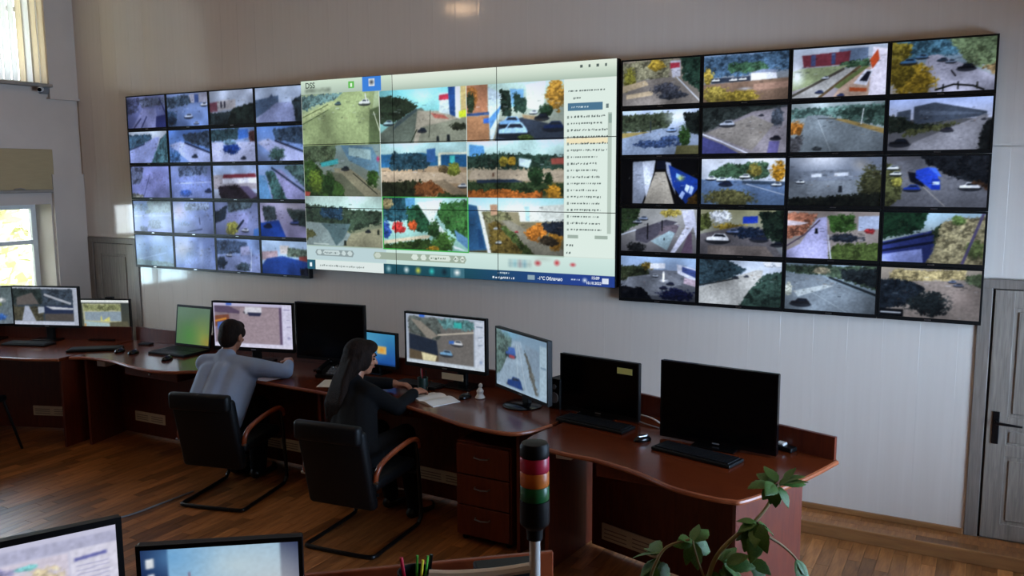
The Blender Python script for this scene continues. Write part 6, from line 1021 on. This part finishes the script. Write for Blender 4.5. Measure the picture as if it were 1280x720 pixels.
# ---- the woman in black
neck, head = V3((-3.535, 4.27, .90)), V3((-3.515, 4.33, 1.025))
RH = frame(math.radians(-46), math.radians(-12))
shL, shR = V3((-3.665, 4.32, .825)), V3((-3.375, 4.235, .825))
elL, wrL = V3((-3.66, 4.52, .80)), V3((-3.46, 4.60, .80)); elR, wrR = V3((-3.215, 4.30, .735)), V3((-3.222, 4.505, .795))
pel, chest = V3((-3.36, 4.03, .525)), V3((-3.49, 4.21, .74))
hipL, hipR = V3((-3.46, 4.03, .505)), V3((-3.25, 4.03, .505)); knL, knR = V3((-3.48, 4.45, .52)), V3((-3.27, 4.45, .52)); anL, anR = V3((-3.40, 4.45, .09)), V3((-3.16, 4.38, .09))
woman = body('person', 'person with long dark hair in black, writing at desk', dict(head=head, RH=RH, neck=neck, chest=chest, pel=pel, arms=[(shL, elL, wrL), (shR, elR, wrR)], hs=.97,
    legs=[(hipL, knL, anL), (hipR, knR, anR)], foot=V3((.02, .13, -.045)), hands=[(wrL, (.9, .3, -.05), (0, 0, 1), -1), (wrR, (.05, .95, -.08), (.25, 0, 1), -1)], hl=.155, curl=.75))
face_details(head, RH, woman, .97)
jk = MB()
for s in (-1, 1):
    off = V3((.085 * s, -.02 * s, 0)); jk.cap(pel + off, .105, chest + off * .9, .098); jk.cap(chest + off * .9, .095, (shL if s < 0 else shR) + V3((-.03 * s, 0, -.02)), .066)
jk.cap(neck + V3((0, -.012, -.01)), .064, neck + V3((0, -.02, -.06)), .075); jk.cap(pel, .115, chest, .11); jk.cap(chest, .1, neck + V3((0, -.015, -.045)), .066)
for a, b_, c in ((shL, elL, wrL), (shR, elR, wrR)):
    jk.cap(a, .064, neck + V3((0, -.01, -.03)), .05); chain(jk, [a, b_, b_ + (c - b_) * .86], [.064, .05, .04])
fuse('jacket', jk, MT['jacket'], woman, .009, 14)
tr = MB(); tr.cap(hipL, .105, hipR, .105)
for h_, k_, a_ in ((hipL, knL, anL), (hipR, knR, anR)): chain(tr, [h_, k_, a_], [.092, .068, .052])
fuse('trousers', tr, MT['trousers'], woman, .01, 4)
for a_ in (anL, anR):
    s = MB(); s.cap(a_ + V3((0, -.03, -.047)), .04, a_ + V3((.02, .15, -.055)), .034); s.v = [(p[0], p[1], max(p[2], .002)) for p in s.v]; fuse('shoe', s, MT['shoe'], woman, .008, 3)
hr = MB(); c = head; P = lambda x, y, z: c + RH @ V3((x, y, z))
hr.ell(P(0, -.026, .03), (.09, .1, .095), RH); hr.ell(P(0, -.055, -.03), (.088, .075, .09), RH); hr.ell(P(0, .03, .078), (.07, .062, .044), RH)
for k in (-1, 1): hr.ell(P(.07 * k, .01, .0), (.022, .05, .075), RH)
for k in range(-3, 4):
    a0 = P(.024 * k, -.06 - .012 * (3 - abs(k)), -.02); a1 = V3((-3.585 + .015 * k, 4.205 - .006 * k, .90)); a2 = V3((-3.57 + .017 * k, 4.115, .76)); a3 = V3((-3.545 + .016 * k, 4.075, .64 + .012 * (k % 2)))
    chain(hr, [a0, a1, a2, a3], [.034, .032, .028, .012])
for s in (-1, 1): chain(hr, [P(.07 * s, -.01, .04), P(.082 * s, -.03, -.06), P(.07 * s, -.07, -.13)], [.026, .032, .034])
fuse('hair', hr, MT['hair'], woman, .008, 3)
# ------------------------------------------------------------------ foreground desk and what stands on it
A40 = math.radians(40.5); ux, uy = math.cos(A40), math.sin(A40); nx_, ny_ = math.sin(A40), -math.cos(A40)     # along the desk, towards the viewer
E0 = Vector((-1.302, 2.632))                                                                                    # right end of the upstand
def FD(a, b_, z=0.0): return (E0.x + ux * a + nx_ * b_, E0.y + uy * a + ny_ * b_, z)
fd = empty('console_desk', FD(-1.2, .35), A40, 'reddish wooden desk in the near foreground with low upstand', 'desk')
MB().rbox(-1.2, 1.2, -.45, .36, .724, .75, .006).build('worktop', MT['desk'], fd)
MB().rbox(-1.2, 1.2, .338, .36, .7505, .87, .005).build('upstand', MT['armwood'], fd)
for s in (-1, 1): MB().box(s * 1.19 - .011, s * 1.19 + .011, -.42, .34, 0, .724).build('side_panel', MT['deskside'], fd)
MB().box(-1.17, 1.17, .30, .32, .05, .724).build('modesty_panel', MT['deskside'], fd)
f2 = [('g', '#14224a', '#182a5a'), ('p', '#8fbce0', [(.17, 0), (.88, 0), (.88, 1), (.17, 1)]), ('e', '#e6dcd4', .85, .75, .55, 1.0, .95), ('e', '#cfe0e4', .6, .25, .5, .5, .7), ('e', '#6aa8dc', .2, .1, .3, .4, .7), ('p', '#8c5c74', [(.23, .44), (.29, .36), (.3, .36), (.38, .44)]), ('p', '#b8746c', [(.245, .44), (.365, .44), (.355, .6), (.255, .6)]), ('p', '#f0c48c', [(.27, .5), (.33, .5), (.33, .62), (.27, .62)]), ('l', '#7c4c64', .012, [(.3, .3), (.3, .38)]), ('p', '#7c5468', [(.2, .6), (.42, .6), (.4, .66), (.22, .66)]), ('t', '#3c5c8c', [(.36, .62), (.6, .58), (.6, .75), (.36, .75)]), ('p', '#c89884', [(.22, .66), (.4, .66), (.42, .95), (.2, .95)]), ('t', '#4c6c84', [(.17, .8), (.88, .75), (.88, 1), (.17, 1)]), ('p', '#e6ecf2', [(.035, .12), (.085, .11), (.085, .22), (.035, .23)]), ('p', '#d4dce8', [(.04, .3), (.085, .29), (.085, .38), (.04, .39)]), ('p', '#b4c0d4', [(.045, .41), (.08, .41), (.08, .46), (.045, .46)]), ('p', '#0e1838', [(0, .95), (1, .95), (1, 1), (0, 1)])]
monitor('near monitor with pavilion picture between navy bars', (-1.888, 1.664, 1.015), 0.462, 0.285, 36.8, flat(120, 72, f2, 21, .02), bez=(.012, .014, .02), group='monitors on the foreground desk')
f1 = [('g', '#cfcfe8', '#dedcf0'), ('p', '#b9bad6', [(0, .06), (1, .06), (1, .18), (0, .18)]), ('p', '#dcd4e4', [(0, .2), (.74, .2), (.74, 1), (0, 1)]), ('b', '#6c8cd0', .1, .3, .3, .1), ('b', '#a8a4d4', .3, .26, .2, .06), ('b', '#86cfd4', .52, .26, .07, .03), ('b', '#5c84c8', .38, .33, .03, .04), ('b', '#d8c8a8', .6, .5, .14, .2), ('b', '#b8a47c', .58, .6, .1, .12), ('b', '#c4ccb8', .2, .7, .3, .25), ('p', '#e2e0f2', [(.75, .18), (1, .18), (1, 1), (.75, 1)]), ('p', '#6c70b4', [(.77, .27), (.94, .25), (.94, .285), (.77, .305)]), ] + [('l', '#9a9ac4', .007, [(.78, .36 + .045 * k), (.95, .35 + .045 * k)]) for k in range(13)]
monitor('near monitor with lavender map window, bottom left corner', (-2.44, 1.412, 0.978), 0.56, 0.345, 63, flat(128, 80, f1, 22, .02), bez=(.018, .02, .022), group='monitors on the foreground desk')
# signal tower
sx_, sy_ = -1.07, 2.05
stw = empty('signal_tower', (sx_, sy_, DZ), 0, 'red amber green signal light on white pole', 'signal light')
MB().lathe([(.06, 0), (.06, .012), (.03, .02), (.017, .03)], seg=20).build('foot', MT['ivory'], stw, True)
MB().tube([(0, 0, .02), (0, 0, .454)], .0155, 14).build('pole', MT['ivory'], stw, True)
MB().lathe([(.022, .437), (.024, .467), (.040, .482), (.0415, .487), (.0415, .552)], seg=28).build('lower_housing', MT['blackp'], stw, True)
for k, m in enumerate(('green', 'amber', 'red')):
    z = .553 + k * .041; MB().lathe([(.039, z), (.0405, z + .003), (.0405, z + .037), (.039, z + .04)], seg=28).build('lens_' + m, MT[m], stw, True)
MB().lathe([(.039, .676), (.0405, .679), (.0405, .705), (.036, .714), (.012, .717)], seg=28).build('top_cap', MT['blackp'], stw, True)
MB().tube(spline([(-.012, 0, .35), (-.10, -.05, .335), (-.2, -.11, .33), (-.26, -.145, .333)], 6), [.015] * 19, 8).build('side_arm', MT['ivory'], stw, True)
bx = MB().rbox(-.10, .10, -.06, .06, 0, .15, .008).build('black_case', MT['blackp']); bx.location = FD(-.20, .14, DZ); bx.rotation_euler = (0, 0, A40); tag(bx, 'black case standing below the white arm', 'case')
pc_ = empty('pencil_cup', FD(-.50, .13, DZ), .4, 'black desk organiser with red green yellow pens', 'cup')
MB().lathe([(.05, 0), (.055, .004), (.058, .155), (.053, .155), (.048, .008)], seg=22).build('cup_body', MT['blackp'], pc_, True)
for (m, a, b_, c_, d_, r_) in (('penred', -.02, .0, -.045, .0, .006), ('pengreen', .0, .01, .005, .02, .0045), ('penyellow', .01, -.01, .03, -.012, .0045), ('pengreen', .02, .01, .04, .02, .004), ('blackg', .03, .0, .05, .03, .006)):
    MB().tube([(a, b_, .012), (c_, d_, .2)], r_, 8).build('pen', MT[m], pc_, True)

# ------------------------------------------------------------------ house plant
PLX, PLY = -0.62, 2.19
stand = empty('plant_stand', (PLX, PLY, 0), 0, 'small wooden stand under the leafy plant', 'stand')
MB().lathe([(.17, .70), (.18, .705), (.18, .72), (.17, .725)], seg=24).build('top', MT['desk'], stand, True)
for k in range(3):
    a = k * 2.094; MB().tube([(math.cos(a) * .06, math.sin(a) * .06, .70), (math.cos(a) * .16, math.sin(a) * .16, 0)], .014, 8).build('leg', MT['desk'], stand, True)
pl = empty('potted_plant', (PLX, PLY, .725), 0, 'leafy green plant with bare curving stems, front right', 'plant')
MB().lathe([(.085, 0), (.09, .005), (.12, .17), (.13, .175), (.13, .2), (.115, .2), (.11, .18)], seg=24).build('pot', MT['pot'], pl, True)
MB().lathe([(.11, .17), (.09, .182), (.02, .186)], seg=20).build('soil', MT['soil'], pl, True)
STEMS = [([(-0.622, 2.188, .905), (-0.625, 2.187, 1.029), (-0.611, 2.188, 1.135), (-0.589, 2.197, 1.192), (-0.55, 2.225, 1.239), (-0.512, 2.264, 1.272), (-0.487, 2.306, 1.311), (-0.473, 2.333, 1.357)], .0075),
 ([(-0.64, 2.18, .905), (-0.66, 2.16, 1.02), (-0.694, 2.121, 1.076), (-0.737, 2.082, 1.128), (-0.721, 2.077, 1.19), (-0.699, 2.095, 1.225), (-0.65, 2.124, 1.243)], .0055),
 ([(-0.512, 2.264, 1.268), (-0.489, 2.281, 1.23), (-0.451, 2.319, 1.191), (-0.418, 2.353, 1.143), (-0.402, 2.366, 1.091)], .0045),
 ([(-0.615, 2.186, 1.09), (-0.634, 2.147, 1.18), (-0.643, 2.128, 1.239)], .0035)]
base = Vector((PLX, PLY, .725))
for pts, r in STEMS:
    sp_ = spline([tuple(Vector(p) - base) for p in pts], 6); n = len(sp_)
    MB().tube(sp_, [r * (1 - .45 * k / n) for k in range(n)], 8).build('stem', MT['stem'], pl, True)
LEAVES = [((-0.478, 2.316, 1.366), (-0.533, 2.34, 1.383)), ((-0.467, 2.263, 1.381), (-0.513, 2.192, 1.402)), ((-0.476, 2.309, 1.362), (-0.508, 2.309, 1.306)), ((-0.463, 2.305, 1.366), (-0.421, 2.311, 1.398)), ((-0.46, 2.303, 1.371), (-0.397, 2.351, 1.376)), ((-0.461, 2.299, 1.363), (-0.422, 2.276, 1.325)), ((-0.467, 2.286, 1.362), (-0.465, 2.267, 1.314)), ((-0.469, 2.306, 1.373), (-0.507, 2.347, 1.408)), ((-0.455, 2.329, 1.372), (-0.41, 2.363, 1.392)), ((-0.508, 2.249, 1.267), (-0.523, 2.205, 1.203)), ((-0.497, 2.229, 1.277), (-0.47, 2.181, 1.224)), ((-0.509, 2.251, 1.273), (-0.546, 2.208, 1.26)), ((-0.498, 2.251, 1.269), (-0.463, 2.31, 1.233)), ((-0.518, 2.248, 1.255), (-0.544, 2.232, 1.199)), ((-0.495, 2.241, 1.262), (-0.495, 2.176, 1.194)), ((-0.651, 2.156, 1.227), (-0.667, 2.109, 1.259)), ((-0.654, 2.166, 1.222), (-0.632, 2.239, 1.244)), ((-0.657, 2.175, 1.214), (-0.625, 2.147, 1.156)), ((-0.657, 2.189, 1.208), (-0.612, 2.242, 1.169)), ((-0.661, 2.175, 1.208), (-0.673, 2.204, 1.13)), ((-0.655, 2.182, 1.216), (-0.641, 2.224, 1.221)), ((-0.724, 2.112, 1.197), (-0.808, 2.119, 1.181)), ((-0.742, 2.14, 1.164), (-0.774, 2.08, 1.143)), ((-0.732, 2.13, 1.155), (-0.697, 2.162, 1.08)), ((-0.735, 2.107, 1.152), (-0.761, 2.088, 1.098)), ((-0.727, 2.119, 1.189), (-0.779, 2.14, 1.197)), ((-0.578, 2.2, 1.171), (-0.54, 2.26, 1.177)), ((-0.575, 2.19, 1.164), (-0.526, 2.255, 1.119)), ((-0.592, 2.214, 1.135), (-0.559, 2.219, 1.076)), ((-0.588, 2.198, 1.169), (-0.567, 2.263, 1.198)), ((-0.602, 2.196, 1.133), (-0.623, 2.175, 1.081)), ((-0.568, 2.186, 1.172), (-0.495, 2.207, 1.173)), ((-0.41, 2.306, 1.164), (-0.374, 2.279, 1.106)), ((-0.518, 2.26, 1.16), (-0.472, 2.25, 1.106))]
def leaf_mesh():
    n = 10; v = []; f = []
    for k in range(n + 1):
        t = k / n; w = .34 * math.sin(math.pi * min(1, t * .96 + .04)) ** .8 * (1 - .35 * t) * (1 + (.07 if k % 2 else -.04)); z = -.22 * t * t
        v += [(-w, t, z + .10 * w - .03), (-w * .5, t, z + .075 * w), (0, t, z - .012), (w * .5, t, z + .075 * w), (w, t, z + .10 * w - .03)]
    for k in range(n):
        for j in range(4): a = k * 5 + j; f.append((a, a + 1, a + 6, a + 5))
    return MB().add(v, f).mesh('leaf', MT['leaf'], True)
lm = leaf_mesh(); rl = random.Random(11)
for (b0, t0) in list(LEAVES):      # younger leaves beside the large ones
    d = (Vector(t0) - Vector(b0)); side = d.cross(Vector((rl.uniform(-1, 1), rl.uniform(-1, 1), rl.uniform(-1, 1)))).normalized()
    LEAVES.append((b0, tuple(Vector(b0) + (d * .7 + side * d.length * rl.uniform(.35, .7)))))
for (b0, t0) in LEAVES:
    a = Vector(b0); d = Vector(t0) - a; L = max(d.length * 1.0, .042); d.normalize()
    up = Vector((rl.uniform(-.4, .6), rl.uniform(-.9, .1), rl.uniform(.5, 1.0))); up = (up - d * up.dot(d)).normalized(); x = d.cross(up).normalized()
    o = link('leaf', lm, pl); m4_ = Matrix.Identity(4); p = a - base
    for i in range(3): m4_[i][0], m4_[i][1], m4_[i][2], m4_[i][3] = x[i] * L * rl.uniform(.85, 1.15), d[i] * L, up[i] * L, p[i]
    o.matrix_basis = m4_
